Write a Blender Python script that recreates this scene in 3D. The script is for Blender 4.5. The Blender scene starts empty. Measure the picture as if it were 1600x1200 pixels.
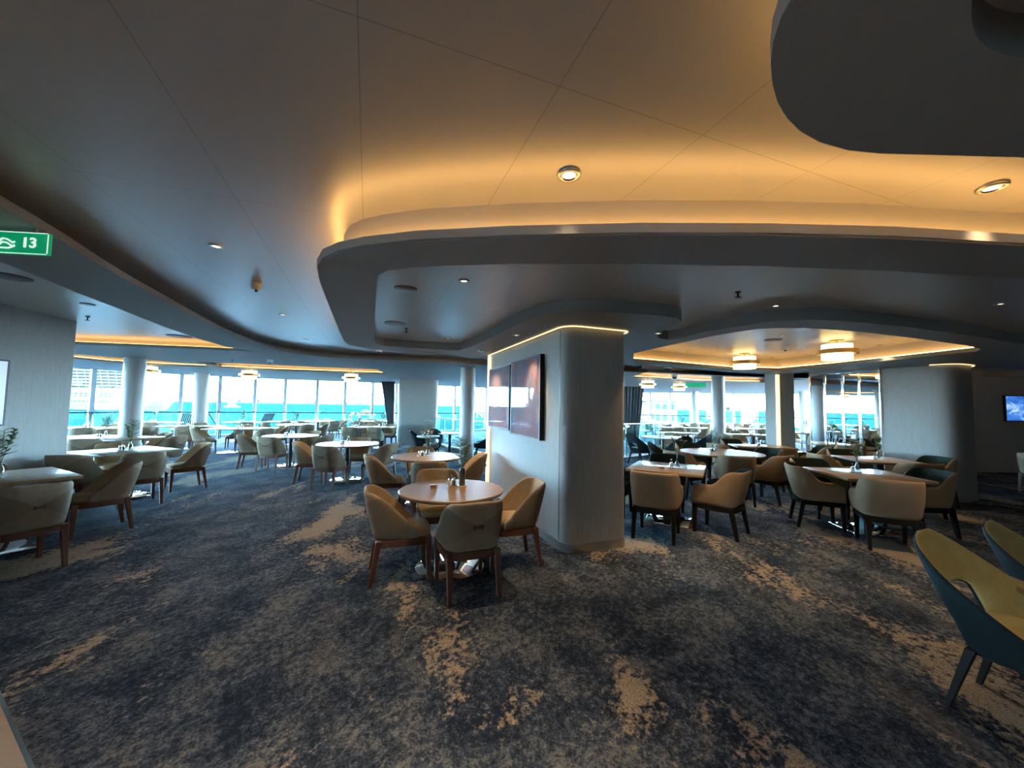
import bpy, bmesh, math, random
from mathutils import Vector, Matrix
from mathutils.geometry import tessellate_polygon
random.seed(7)
S = bpy.context.scene
COL = S.collection
# ------------------------------------------------------------------ camera
H, F = 1.58, 600.0
PITCH, ROLL = math.radians(3.26), 0.0165
_f = Vector((0, math.cos(PITCH), math.sin(PITCH)))
_u0 = Vector((0, -math.sin(PITCH), math.cos(PITCH)))
_r0 = Vector((1, 0, 0))
_r = _r0*math.cos(ROLL) + _u0*math.sin(ROLL)
_u = -_r0*math.sin(ROLL) + _u0*math.cos(ROLL)
CAMPOS = Vector((0, 0, H))
cd = bpy.data.cameras.new('camera'); cam = bpy.data.objects.new('camera', cd); COL.objects.link(cam)
cd.sensor_width = 36; cd.lens = 36*F/1600; cd.clip_start = .05; cd.clip_end = 20000
cam.matrix_world = Matrix.Translation(CAMPOS) @ Matrix((_r, _u, -_f)).transposed().to_4x4()
S.camera = cam
# ------------------------------------------------------------------ view
S.view_settings.view_transform = 'Standard'; S.view_settings.look = 'None'
S.view_settings.gamma = 1; S.view_settings.use_curve_mapping = False
S.view_settings.exposure = 1.25
S.cycles.max_bounces = 8; S.cycles.diffuse_bounces = 4; S.cycles.glossy_bounces = 5
S.cycles.transparent_max_bounces = 16; S.cycles.sample_clamp_indirect = 200
S.cycles.use_denoising = True
S.cycles.use_adaptive_sampling = True
# ------------------------------------------------------------------ daylight sky
W = bpy.data.worlds.new('sky'); S.world = W; W.use_nodes = True
nt = W.node_tree; bg = nt.nodes['Background']
tc = nt.nodes.new('ShaderNodeTexCoord'); sp = nt.nodes.new('ShaderNodeSeparateXYZ'); cr = nt.nodes.new('ShaderNodeValToRGB')
nt.links.new(tc.outputs['Generated'], sp.inputs[0]); nt.links.new(sp.outputs['Z'], cr.inputs[0]); nt.links.new(cr.outputs[0], bg.inputs[0])
e = cr.color_ramp.elements
e[0].position = 0.0; e[0].color = (.62, .84, 1, 1)
e[1].position = .6; e[1].color = (.22, .50, 1, 1)
k = e.new(.05); k.color = (.46, .74, 1, 1)
k = e.new(.16); k.color = (.34, .66, 1, 1)
SKY = 52
bg.inputs[1].default_value = SKY
# ------------------------------------------------------------------ helpers
def ray(px, py):
    return _f*F + _r*(px-800) - _u*(py-600)
def P(px, py, z):                       # the place's own point at height z seen at that spot of the photograph
    d = ray(px, py); t = (z-H)/d.z
    return Vector((d.x*t, d.y*t, z))
def on_line(px, py, A, B):              # point (x, y, z) of the vertical plane through A and B
    d = ray(px, py); n = Vector((B[1]-A[1], -(B[0]-A[0]), 0))
    t = (n.x*A[0]+n.y*A[1])/(n.x*d.x+n.y*d.y)
    return Vector((d.x*t, d.y*t, H+d.z*t))
YAW = math.radians(20.5)
UA = Vector((-math.sin(YAW), math.cos(YAW)))     # along the room's grid
UB = Vector((math.cos(YAW), math.sin(YAW)))
def link(o, parent=None):
    COL.objects.link(o)
    if parent: o.parent = parent
    return o
def tag(o, label=None, cat=None, group=None, kind=None):
    if label: o['label'] = label
    if cat: o['category'] = cat
    if group: o['group'] = group
    if kind: o['kind'] = kind
    return o
def empty(name, loc=(0, 0, 0), rz=0):
    o = bpy.data.objects.new(name, None); o.empty_display_size = .1
    o.location = loc; o.rotation_euler = (0, 0, rz); COL.objects.link(o); return o
def copy_tree(o, parent=None):
    c = o.copy(); COL.objects.link(c); c.parent = parent
    for ch in o.children: copy_tree(ch, c)
    return c
def newmesh(name, bm, mats, parent=None, smooth=False, angle=None):
    bmesh.ops.recalc_face_normals(bm, faces=bm.faces)
    me = bpy.data.meshes.new(name); bm.to_mesh(me); bm.free()
    if not isinstance(mats, (list, tuple)): mats = [mats]
    for m in mats: me.materials.append(m)
    if smooth:
        for p in me.polygons: p.use_smooth = True
        if angle:
            me.set_sharp_from_angle(angle=math.radians(angle))
    return link(bpy.data.objects.new(name, me), parent)
def subsurf_bake(o, lv=1):
    m = o.modifiers.new('s', 'SUBSURF'); m.levels = lv; m.render_levels = lv
    par = o.parent; o.parent = None
    dg = bpy.context.evaluated_depsgraph_get(); dg.update()
    me = bpy.data.meshes.new_from_object(o.evaluated_get(dg))
    o.modifiers.clear(); o.data = me; o.parent = par
    for p in me.polygons: p.use_smooth = True
    return o
def b_box(bm, c, s, rz=0, bev=0, mat=0, taper=None, seg=2):
    r = bmesh.ops.create_cube(bm, size=1); vs = r['verts']
    for v in vs:
        k = 1
        if taper and v.co.z < 0: k = taper
        v.co = Vector((v.co.x*s[0]*k, v.co.y*s[1]*k, v.co.z*s[2]))
    if bev:
        es = list({e for v in vs for e in v.link_edges})
        rb = bmesh.ops.bevel(bm, geom=es, offset=bev, segments=seg, affect='EDGES', profile=.5)
        vs = list({v for f in rb['faces'] for v in f.verts} | {v for v in vs if v.is_valid})
    M = Matrix.Translation(c) @ Matrix.Rotation(rz, 4, 'Z')
    for v in vs: v.co = M @ v.co
    for f in {f for v in vs for f in v.link_faces}: f.material_index = mat
    return vs
def b_tube(bm, pts, rad, n=8, cap=True, mat=0):
    pts = [Vector(p) for p in pts]; rings = []
    for i, p in enumerate(pts):
        d = (pts[min(i+1, len(pts)-1)]-pts[max(i-1, 0)]).normalized()
        a = d.orthogonal().normalized() if abs(d.z) > .95 else d.cross(Vector((0, 0, 1))).normalized()
        b = d.cross(a).normalized(); r = rad[i] if isinstance(rad, (list, tuple)) else rad
        rings.append([bm.verts.new(p+(a*math.cos(t*2*math.pi/n)+b*math.sin(t*2*math.pi/n))*r) for t in range(n)])
    fs = []
    for i in range(len(rings)-1):
        for t in range(n): fs.append(bm.faces.new((rings[i][t], rings[i][(t+1) % n], rings[i+1][(t+1) % n], rings[i+1][t])))
    if cap: fs.append(bm.faces.new(rings[0][::-1])); fs.append(bm.faces.new(rings[-1]))
    for f in fs: f.material_index = mat
def b_lathe(bm, prof, n=32, c=(0, 0, 0), mat=0):
    rings = []
    for (r, z) in prof:
        if r < 1e-5: rings.append([bm.verts.new((c[0], c[1], c[2]+z))])
        else: rings.append([bm.verts.new((c[0]+r*math.cos(2*math.pi*t/n), c[1]+r*math.sin(2*math.pi*t/n), c[2]+z)) for t in range(n)])
    for i in range(len(rings)-1):
        A, B = rings[i], rings[i+1]
        for t in range(n):
            if len(A) == 1 and len(B) == 1: continue
            if len(A) == 1: f = bm.faces.new((A[0], B[t], B[(t+1) % n]))
            elif len(B) == 1: f = bm.faces.new((A[t], A[(t+1) % n], B[0]))
            else: f = bm.faces.new((A[t], A[(t+1) % n], B[(t+1) % n], B[t]))
            f.material_index = mat
def b_slab(bm, outer, holes, z0, z1, mat=0):
    loops = [[Vector((p[0], p[1], 0)) for p in L] for L in [outer]+list(holes)]
    flat = [p for L in loops for p in L]
    tris = tessellate_polygon(loops)
    bot = [bm.verts.new((p.x, p.y, z0)) for p in flat]; top = [bm.verts.new((p.x, p.y, z1)) for p in flat]
    for t in tris:
        try:
            bm.faces.new([bot[i] for i in t]).material_index = mat; bm.faces.new([top[i] for i in t]).material_index = mat
        except ValueError: pass
    k = 0
    for L in loops:
        n = len(L)
        for i in range(n):
            a, b = k+i, k+(i+1) % n
            try: bm.faces.new((bot[a], bot[b], top[b], top[a])).material_index = mat
            except ValueError: pass
        k += n
def b_wall(bm, pts, z0, z1, thick, closed=False, side=1):     # a low upright strip with thickness along a line
    n = len(pts); pts = [Vector((p[0], p[1])) for p in pts]; off = offset(pts, thick*side, closed)
    A = [[bm.verts.new((p.x, p.y, z)) for p in pts] for z in (z0, z1)]
    B = [[bm.verts.new((p.x, p.y, z)) for p in off] for z in (z0, z1)]
    for i in range(n if closed else n-1):
        j = (i+1) % n
        for q in ((A[0][i], A[0][j], A[1][j], A[1][i]), (B[0][i], B[0][j], B[1][j], B[1][i]),
                  (A[0][i], A[0][j], B[0][j], B[0][i]), (A[1][i], A[1][j], B[1][j], B[1][i])): bm.faces.new(q)
    if not closed:
        for i in (0, n-1): bm.faces.new((A[0][i], A[1][i], B[1][i], B[0][i]))
def offset(pts, d, closed=True):        # to the left of travel when d > 0
    n = len(pts); out = []
    for i in range(n):
        a = pts[(i-1) % n] if closed or i > 0 else pts[i]; b = pts[i]; c = pts[(i+1) % n] if closed or i < n-1 else pts[i]
        t1 = (Vector(b[:2])-Vector(a[:2])); t2 = (Vector(c[:2])-Vector(b[:2]))
        t1 = t1.normalized() if t1.length > 1e-6 else t2.normalized(); t2 = t2.normalized() if t2.length > 1e-6 else t1
        n1 = Vector((-t1.y, t1.x)); n2 = Vector((-t2.y, t2.x)); m = (n1+n2)
        m = m.normalized() if m.length > 1e-6 else n1
        k = max(.5, m.dot(n1)); out.append(Vector(b[:2])+m*d/k)
    return out
def area2(p): return sum(p[i][0]*p[(i+1) % len(p)][1]-p[(i+1) % len(p)][0]*p[i][1] for i in range(len(p)))/2
def ccw(p):
    p = [Vector((q[0], q[1])) for q in p]
    return p if area2(p) > 0 else p[::-1]
def rnd(pts, r, n=8):                   # fillet corners; r is a number or a list
    out = []; N = len(pts); pts = [Vector((p[0], p[1])) for p in pts]
    for i in range(N):
        p = pts[i]; a = pts[i-1]-p; b = pts[(i+1) % N]-p; q = r[i] if isinstance(r, (list, tuple)) else r
        d = min(q, a.length*.48, b.length*.48)
        if d < .01: out.append(p); continue
        s, t = p+a.normalized()*d, p+b.normalized()*d
        for k in range(n+1):
            w = k/n; out.append(s*(1-w)**2+p*2*w*(1-w)+t*w*w)
    return out
# ------------------------------------------------------------------ materials
def pm(name, col, rough=.6, metal=0, spec=.5, emit=None, es=0, alpha=None, trans=0, coat=0, sheen=0):
    m = bpy.data.materials.new(name); m.use_nodes = True; b = m.node_tree.nodes['Principled BSDF']
    b.inputs['Base Color'].default_value = (*col, 1); b.inputs['Roughness'].default_value = rough
    b.inputs['Metallic'].default_value = metal; b.inputs['Specular IOR Level'].default_value = spec
    if emit: b.inputs['Emission Color'].default_value = (*emit, 1); b.inputs['Emission Strength'].default_value = es
    if trans: b.inputs['Transmission Weight'].default_value = trans
    if coat: b.inputs['Coat Weight'].default_value = coat; b.inputs['Coat Roughness'].default_value = .03
    if sheen: b.inputs['Sheen Weight'].default_value = sheen; b.inputs['Sheen Roughness'].default_value = .5
    return m
class N:                                # tiny node helper
    def __init__(s, m): s.t = m.node_tree; s.b = s.t.nodes.get('Principled BSDF')
    def n(s, typ, **kw):
        x = s.t.nodes.new(typ)
        for k, v in kw.items():
            if k.startswith('i_'):
                key = k[2:]; key = int(key) if key.isdigit() else key
                x.inputs[key].default_value = v
            else: setattr(x, k, v)
        return x
    def l(s, a, b): s.t.links.new(a, b)
    def coord(s, scale=(1, 1, 1), rot=(0, 0, 0), kind='Object', loc=(0, 0, 0)):
        c = s.n('ShaderNodeTexCoord'); mp = s.n('ShaderNodeMapping')
        mp.inputs['Scale'].default_value = scale; mp.inputs['Rotation'].default_value = rot; mp.inputs['Location'].default_value = loc
        s.l(c.outputs[kind], mp.inputs[0]); return mp.outputs[0]
    def noise(s, vec, sc, det=3, ro=.5, dist=0):
        x = s.n('ShaderNodeTexNoise'); x.inputs['Scale'].default_value = sc; x.inputs['Detail'].default_value = det
        x.inputs['Roughness'].default_value = ro; x.inputs['Distortion'].default_value = dist; s.l(vec, x.inputs['Vector']); return x.outputs['Fac']
    def ramp(s, fac, stops):
        x = s.n('ShaderNodeValToRGB'); el = x.color_ramp.elements
        while len(el) < len(stops): el.new(.5)
        for q, (p, c) in zip(el, stops): q.position = p; q.color = (*c, 1) if len(c) == 3 else c
        s.l(fac, x.inputs[0]); return x.outputs[0]
    def math(s, op, a, b=None, c=None):
        x = s.n('ShaderNodeMath', operation=op)
        for i, v in enumerate((a, b, c)):
            if v is None: continue
            if isinstance(v, (int, float)): x.inputs[i].default_value = v
            else: s.l(v, x.inputs[i])
        return x.outputs[0]
    def mix(s, f, a, b, mode='MIX'):
        x = s.n('ShaderNodeMix', data_type='RGBA', blend_type=mode)
        if isinstance(f, (int, float)): x.inputs[0].default_value = f
        else: s.l(f, x.inputs[0])
        for i, v in ((6, a), (7, b)):
            if isinstance(v, tuple): x.inputs[i].default_value = (*v, 1)
            else: s.l(v, x.inputs[i])
        return x.outputs[2]
    def bump(s, hgt, st=.2, d=.01):
        x = s.n('ShaderNodeBump'); x.inputs['Strength'].default_value = st; x.inputs['Distance'].default_value = d
        s.l(hgt, x.inputs['Height']); s.l(x.outputs[0], s.b.inputs['Normal'])
def fabric(name, col, var=.25, sc=250, sheen=.08):
    m = pm(name, col, .92, spec=.15, sheen=sheen); q = N(m); v = q.coord()
    a = q.noise(v, sc, 2, .6); b = q.noise(v, 14, 3)
    f = q.math('ADD', q.math('MULTIPLY', a, .7), q.math('MULTIPLY', b, .3))
    c = q.ramp(f, [(.3, tuple(x*(1-var) for x in col)), (.7, tuple(min(1, x*(1+var)) for x in col))])
    q.l(c, q.b.inputs['Base Color']); q.bump(a, .25, .002); return m
def wood(name, c1, c2, sc=1, rough=.35, coat=.15):
    m = pm(name, c1, rough, coat=coat); q = N(m); v = q.coord((1.2*sc, 14*sc, 14*sc))
    a = q.noise(v, 3.0, 5, .6, .6); b = q.noise(q.coord((3, 90, 90)), 3, 3, .6)
    f = q.math('ADD', q.math('MULTIPLY', a, .7), q.math('MULTIPLY', b, .3))
    q.l(q.ramp(f, [(.32, c1), (.68, c2)]), q.b.inputs['Base Color']); q.bump(b, .08, .001); return m
M = {}
# ceiling: glossy painted metal panels with seams on the room's grid
def ceiling_mat(name, col, rough, seams=True, wave=.06, metal=0):
    m = pm(name, col, rough, metal, spec=.75); q = N(m)
    v = q.coord(rot=(0, 0, -YAW)); s = q.n('ShaderNodeSeparateXYZ'); q.l(v, s.inputs[0])
    g = q.noise(q.coord(), 260, 2, .6)
    base = q.ramp(g, [(.3, tuple(x*.92 for x in col)), (.7, tuple(x*1.08 for x in col))])
    if seams:
        def line(o, sp, off, w):
            fr = q.math('FRACT', q.math('DIVIDE', q.math('ADD', o, off), sp))
            return q.math('LESS_THAN', q.math('ABSOLUTE', q.math('SUBTRACT', fr, .5)), w/sp)
        a = line(s.outputs[0], .685, .07+.3425, .0022); b = line(s.outputs[1], 1.38, -1.2+.69, .0022)
        ln = q.math('MAXIMUM', a, b)
        base = q.mix(q.math('MULTIPLY', ln, .38), base, (.03, .03, .03))
    q.l(base, q.b.inputs['Base Color'])
    w = q.noise(q.coord((.5, 1.6, 1), rot=(0, 0, -YAW)), 1.6, 2, .5)
    h = q.math('ADD', q.math('MULTIPLY', w, wave), q.math('MULTIPLY', g, .0006))
    q.bump(h, .35, .1); return m
M['ceil'] = ceiling_mat('painted_ceiling_panel', (.50, .485, .465), .36, metal=.35)
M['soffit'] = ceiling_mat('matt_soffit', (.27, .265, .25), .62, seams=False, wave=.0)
M['fascia'] = pm('fascia_paint', (.50, .47, .42), .85, spec=.15)
# carpet
m = pm('abstract_carpet', (.03, .03, .04), .97, spec=.1); q = N(m)
v = q.coord((1, .42, 1), rot=(0, 0, -YAW)); v1 = q.coord((1, .8, 1), rot=(0, 0, -YAW-.3))
big = q.noise(v, 1.15, 3, .55, .5); edge = q.noise(v1, 9, 6, .75); fine = q.noise(q.coord(), 75, 2, .7); yarn = q.noise(q.coord(), 230, 1, .5)
mott = q.noise(v1, 2.6, 8, .72, .4)
midn = q.noise(v1, 26, 5, .7)
f1 = q.math('ADD', q.math('ADD', q.math('MULTIPLY', mott, .40), q.math('MULTIPLY', fine, .22)), q.math('MULTIPLY', midn, .38))
c1 = q.ramp(f1, [(.435, (.011, .016, .030)), (.50, (.038, .052, .080)), (.58, (.155, .160, .168))])
mask = q.math('ADD', q.math('ADD', q.math('MULTIPLY', big, .72), q.math('MULTIPLY', edge, .20)), q.math('MULTIPLY', midn, .26))
mk = q.ramp(mask, [(.628, (0, 0, 0)), (.668, (1, 1, 1))])
spk = q.ramp(q.math('ADD', q.math('MULTIPLY', fine, .6), q.math('MULTIPLY', yarn, .4)), [(.38, (.16, .13, .10)), (.6, (.42, .335, .25))])
mk2 = q.ramp(q.math('ADD', q.math('MULTIPLY', q.noise(v, 2.3, 4, .6, .8), .7), q.math('MULTIPLY', fine, .3)), [(.57, (0, 0, 0)), (.66, (.55, .55, .55))])
c2 = q.mix(mk2, c1, (.115, .105, .095)); c3 = q.mix(mk, c2, spk)
c4 = q.mix(.5, c3, q.ramp(yarn, [(.3, (.55, .55, .55)), (.7, (1.5, 1.5, 1.5))]), 'MULTIPLY')
q.l(c4, q.b.inputs['Base Color']); q.bump(q.math('ADD', fine, yarn), .6, .004); M['carpet'] = m
# wall covering
def wallmat(name, col):
    m = pm(name, col, .62, spec=.3); q = N(m)
    a = q.noise(q.coord((9, 9, .7)), 6, 5, .65); b = q.noise(q.coord((1, 1, 1)), 180, 2); c = q.noise(q.coord((60, 60, 2)), 3, 2)
    f = q.math('ADD', q.math('MULTIPLY', a, .5), q.math('ADD', q.math('MULTIPLY', b, .25), q.math('MULTIPLY', c, .25)))
    q.l(q.ramp(f, [(.3, tuple(x*.82 for x in col)), (.7, tuple(x*1.15 for x in col))]), q.b.inputs['Base Color'])
    q.bump(f, .15, .004); return m
M['wall'] = wallmat('linen_wall_covering', (.37, .36, .335))
M['panel'] = wallmat('grey_wall_panel', (.30, .30, .29))
M['column'] = pm('column_paint', (.40, .40, .39), .4)
M['white'] = pm('white_plastic', (.75, .75, .72), .4)
M['chrome'] = pm('chrome', (.85, .85, .85), .08, 1)
M['steel'] = pm('brushed_steel', (.5, .5, .5), .3, 1)
M['black'] = pm('black_metal', (.012, .012, .014), .4)
M['blackleg'] = pm('black_stained_wood', (.012, .010, .009), .6, spec=.15)
M['mirror'] = pm('mirror_glass', (.86, .88, .88), .01, 1)
M['oak'] = wood('oak_veneer', (.27, .165, .075), (.39, .25, .125), .6, rough=.42)
M['walnut'] = wood('walnut_leg', (.10, .038, .020), (.17, .066, .034), 1, rough=.5, coat=0)
M['taupe'] = fabric('taupe_fabric', (.34, .255, .175)); M['beige'] = fabric('tan_fabric', (.44, .315, .19))
# taupe back shell with its two-tone bow-tie facets
m = fabric('taupe_facet_fabric', (.35, .26, .175)); q = N(m); c = q.coord(); s = q.n('ShaderNodeSeparateXYZ'); q.l(c, s.inputs[0])
ax = q.math('ABSOLUTE', s.outputs[0]); az = q.math('ABSOLUTE', q.math('SUBTRACT', s.outputs[2], .60))
side = q.math('LESS_THAN', q.math('MULTIPLY', az, 1.55), ax); low = q.math('LESS_THAN', s.outputs[2], .60)
bk = q.math('LESS_THAN', s.outputs[1], .05)
f = q.math('MULTIPLY', q.math('ADD', q.math('MULTIPLY', side, .62), q.math('MULTIPLY', q.math('MULTIPLY', low, q.math('SUBTRACT', 1, side)), .3)), bk)
src = q.b.inputs['Base Color'].links[0].from_socket
q.l(q.mix(f, src, (.185, .132, .085)), q.b.inputs['Base Color']); M['facet'] = m
M['tan_out'] = fabric('tan_leather_cloth', (.33, .225, .135), .12); M['darkgreen'] = fabric('dark_green_fabric', (.022, .036, .030), sheen=.0)
M['olive'] = fabric('olive_fabric', (.46, .38, .15)); M['teal'] = fabric('deep_teal_fabric', (.0095, .0160, .0165), sheen=0)
M['navy'] = fabric('near_black_fabric', (.014, .020, .023), sheen=0); M['seatgrey'] = fabric('pale_grey_fabric', (.30, .28, .23))
M['brass'] = pm('brass', (.52, .38, .18), .3, 1)
M['led'] = pm('warm_led_strip', (.9, .8, .6), .5, emit=(1, .53, .16), es=6.3)
M['ledv'] = pm('gold_led_strip', (.9, .8, .6), .5, emit=(1, .70, .34), es=.75)
M['lens'] = pm('downlight_lens', (.9, .85, .7), .4, emit=(1, .80, .50), es=3)
M['shade'] = pm('fabric_lamp_drum', (.9, .85, .65), .6, emit=(1, .76, .36), es=1.6)
M['vent'] = pm('dark_vent', (.05, .05, .055), .4)
M['green'] = pm('exit_green', (.0, .25, .10), .4, emit=(0, .42, .17), es=.22)
M['signwhite'] = pm('sign_white', (.8, .85, .82), .4, emit=(.8, 1, .9), es=.33)
M['leaf'] = pm('leaf_green', (.10, .15, .045), .5); M['petal'] = pm('cream_petal', (.75, .60, .42), .6); M['stem'] = pm('stem_green', (.14, .16, .05), .6)
M['greyvase'] = pm('dark_grey_glass', (.08, .085, .09), .15); M['napkin'] = pm('paper_white', (.8, .78, .72), .7)
M['amber'] = pm('honey_wood', (.45, .20, .08), .4)
M['curtain'] = fabric('grey_curtain', (.16, .165, .17))
m = bpy.data.materials.new('clear_pane'); m.use_nodes = True; t = m.node_tree; t.nodes.clear()
o_ = t.nodes.new('ShaderNodeOutputMaterial'); mx = t.nodes.new('ShaderNodeMixShader'); tr = t.nodes.new('ShaderNodeBsdfTransparent'); gl = t.nodes.new('ShaderNodeBsdfGlossy')
tr.inputs[0].default_value = (.90, .97, .98, 1); gl.inputs['Roughness'].default_value = .02; mx.inputs[0].default_value = .05
t.links.new(tr.outputs[0], mx.inputs[1]); t.links.new(gl.outputs[0], mx.inputs[2]); t.links.new(mx.outputs[0], o_.inputs[0]); M['pane'] = m
m = m.copy(); m.name = 'balustrade_glass'
for n_ in m.node_tree.nodes:
    if n_.type == 'BSDF_TRANSPARENT': n_.inputs[0].default_value = (.78, .95, .95, 1)
    if n_.type == 'MIX_SHADER': n_.inputs[0].default_value = .12
M['rail_glass'] = m
m = m.copy(); m.name = 'vase_glass'
for n_ in m.node_tree.nodes:
    if n_.type == 'BSDF_TRANSPARENT': n_.inputs[0].default_value = (.72, .78, .76, 1)
    if n_.type == 'MIX_SHADER': n_.inputs[0].default_value = .22
M['glass'] = m
# ------------------------------------------------------------------ shell of the room
ZC, ZS, ZL = 2.75, 2.60, 2.48           # ceiling, outer soffit, low island
win_px = [(60, 567), (147, 573), (217, 578), (285, 582), (345, 585), (400, 588), (447, 590), (497, 592), (540, 593.5), (583, 595.5), (620, 597.2),
          (660, 599.2), (711, 601.5), (760, 604), (820, 606.5), (880, 608.5), (930, 610), (985, 611.2), (1016, 611.6), (1047, 612), (1079, 612.4), (1112, 612.8), (1146, 613.1), (1182, 613.4), (1222, 613.6), (1262, 613.8)]
WP = [P(a, b, ZC) for a, b in win_px]
a0 = WP[0]; WP = [Vector((-17.6, -2, 0)), Vector((-17.9, .5, 0)), Vector((-18.1, 3.0, 0)), Vector((-18.1, 5.5, 0)), Vector((-17.8, 8.0, 0)), Vector((-17.2, 10.2, 0))] + WP
WP += [Vector((WP[-1].x+2.2, WP[-1].y-.4, 0)), Vector((WP[-1].x+4.2, WP[-1].y-2, 0)), Vector((WP[-1].x+5.6, WP[-1].y-4.5, 0)), Vector((WP[-1].x+6.4, WP[-1].y-8, 0))]
room = [(p.x, p.y) for p in WP] + [(17.5, 10.5), (17.5, -4), (-17.6, -4)]
bm = bmesh.new(); b_slab(bm, room, [], -.12, 0); tag(newmesh('floor', bm, M['carpet']), kind='structure')
bm = bmesh.new(); b_slab(bm, offset(ccw(room), -.4), [], ZC, ZC+.12); tag(newmesh('ceiling', bm, M['ceil']), kind='structure')
# windows, one bay each
M['mullion'] = pm('grey_mullion', (.30, .33, .34), .5)
wn = 0
for i in range(len(WP)-1):
    a, b = Vector(WP[i][:2]), Vector(WP[i+1][:2]); d = b-a; L = d.length; ang = math.atan2(d.y, d.x); mid = (a+b)/2
    wn += 1
    r = empty('window_%d' % wn, (mid.x, mid.y, 0), ang); tag(r, kind='structure')
    bm = bmesh.new(); b_box(bm, (-L/2, 0, ZC/2), (.13, .16, ZC)); b_box(bm, (0, 0, .06), (L-.12, .14, .12)); b_box(bm, (0, 0, ZC-.05), (L-.12, .12, .10)); newmesh('frame', bm, M['mullion'], r)
    bm = bmesh.new(); b_box(bm, (.03, 0, ZC/2), (L-.12, .012, ZC-.2)); newmesh('pane', bm, M['pane'], r)
M['deck'] = pm('unseen_bounce_deck', (.70, .70, .66), .8)  # added unseen deck below the sills, bounces sky light up to the ceiling
od = [Vector(p[:2]) for p in WP]; o1 = offset(od, .5, False); o2 = offset(od, 9, False)
if (Vector(o2[10])-Vector((0, 5))).length < (od[10]-Vector((0, 5))).length: o1 = offset(od, -.5, False); o2 = offset(od, -9, False)
bm = bmesh.new(); va = [bm.verts.new((p.x, p.y, -1.0)) for p in o1]; vb = [bm.verts.new((p.x, p.y, -1.0)) for p in o2]
for i in range(len(va)-1): bm.faces.new((va[i], va[i+1], vb[i+1], vb[i]))
bmesh.ops.solidify(bm, geom=bm.faces[:], thickness=.1)
tag(newmesh('ground', bm, M['deck']), kind='structure')
# back and side walls behind the camera
bm = bmesh.new(); b_box(bm, (0, -4.1, ZC/2), (35.4, .2, ZC)); tag(newmesh('wall_back', bm, M['wall']), kind='structure')
bm = bmesh.new(); b_box(bm, (17.6, 3.2, ZC/2), (.2, 14.6, ZC)); tag(newmesh('wall_right', bm, M['wall']), kind='structure')
bm = bmesh.new(); b_box(bm, (13.4, 10.6, ZC/2), (8.4, .2, ZC)); tag(newmesh('wall_far', bm, M['wall']), kind='structure')
# left wall block
A = P(121, 502, ZC); B = P(0, 475, ZC); dl = (Vector(B[:2])-Vector(A[:2])).normalized(); nl = Vector((dl.y, -dl.x))
if nl.x > 0: nl = -nl
Bx = Vector(A[:2])+dl*5.0
bm = bmesh.new(); b_slab(bm, rnd([Vector(A[:2]), Bx, Bx+nl*.35, Vector(A[:2])+nl*.35], .02), [], 0, ZC); tag(newmesh('wall_left', bm, M['wall'], smooth=True, angle=40), kind='structure')
# ------------------------------------------------------------------ outer soffit with its openings
def PP(pts, z): return [P(a, b, z) for a, b in pts]
h0 = PP([(0, 322), (94, 374), (156, 414), (219, 450), (281, 483), (344, 516), (390, 536), (437, 549), (500, 557.5), (560, 561), (637, 564.5), (750, 570)], ZS)
d0 = (Vector(h0[0][:2])-Vector(h0[2][:2])).normalized()
hole0 = [Vector(h0[0][:2])+d0*6]+[Vector(p[:2]) for p in h0]
hole0 += [Vector(hole0[-1])+UB*3.2, Vector(hole0[-1])+UB*3.4-UA*.2]
e2 = Vector(hole0[-1]); hole0 += [e2+UB*6-UA*.5, e2+UB*10-UA*4, Vector((15, -3.2)), ]
hole0 = ccw(rnd(hole0, .35, 5))
c1 = PP([(0, 409), (62, 433), (122, 458), (187, 483), (250, 508), (312, 530), (353, 541.5), (397, 549)], ZS)
c1n = PP([(122, 538), (397, 549)], ZS); dd = (Vector(c1n[0][:2])-Vector(c1n[1][:2])).normalized()
holeC1 = ccw([Vector(p[:2]) for p in c1]+[Vector(c1n[0][:2]), Vector(c1n[0][:2])+dd*4, Vector(c1[0][:2])+Vector((-9, -1))])
holeC1 = ccw(holeC1)
w1 = PP([(100, 559), (176, 566), (250, 570.5), (326, 573.5)], ZS); w1 = [Vector(p[:2]) for p in w1]
nearn = Vector((.55, -.83))
holeW1 = ccw([*w1, w1[-1]+nearn*.9, w1[0]+nearn*1.5])
w2 = [Vector(p[:2]) for p in PP([(345, 574.5), (430, 578.5), (520, 581.5), (603, 584.5)], ZS)]
holeW2 = ccw([*w2, w2[-1]+Vector((.3, -1.7)), w2[0]+Vector((.5, -1.7))])
w3 = [Vector(p[:2]) for p in PP([(985, 590), (1030, 592), (1100, 596), (1190, 598)], ZS)]
holeW3 = ccw([*w3, w3[-1]+Vector((.1, -2.0)), w3[0]+Vector((-.2, -2.2))])
outline = ccw(offset(ccw(room), 1.6))
# window-side openings: a bright run of glossy ceiling next to the glass stays open
soff_holes = [hole0, holeC1, holeW1, holeW2, holeW3]
bm = bmesh.new(); b_slab(bm, outline, soff_holes, ZS, ZS+.055); tag(newmesh('trim_1', bm, M['soffit']), kind='structure')
def led(name, pts, z, wdt, closed, label_mat='led'):
    bm = bmesh.new(); b_wall(bm, pts, z, z+.012, wdt, closed); return tag(newmesh(name, bm, M[label_mat]), kind='structure')
nn = 1
def trim(bm, mat, smooth=True):
    global nn
    nn += 1; return tag(newmesh('trim_%d' % nn, bm, mat, smooth=smooth, angle=35), kind='structure')
for hl in (hole0, holeC1, holeW1, holeW2, holeW3):
    up = offset(hl, -.22)               # upstand behind the lip
    bm = bmesh.new(); b_wall(bm, up, ZS+.055, ZC, .02, True, -1); trim(bm, M['soffit'])
def nearest_run(hl, pts, d):            # strip of warm light tucked behind part of a lip
    return offset(pts, d, False)
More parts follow.
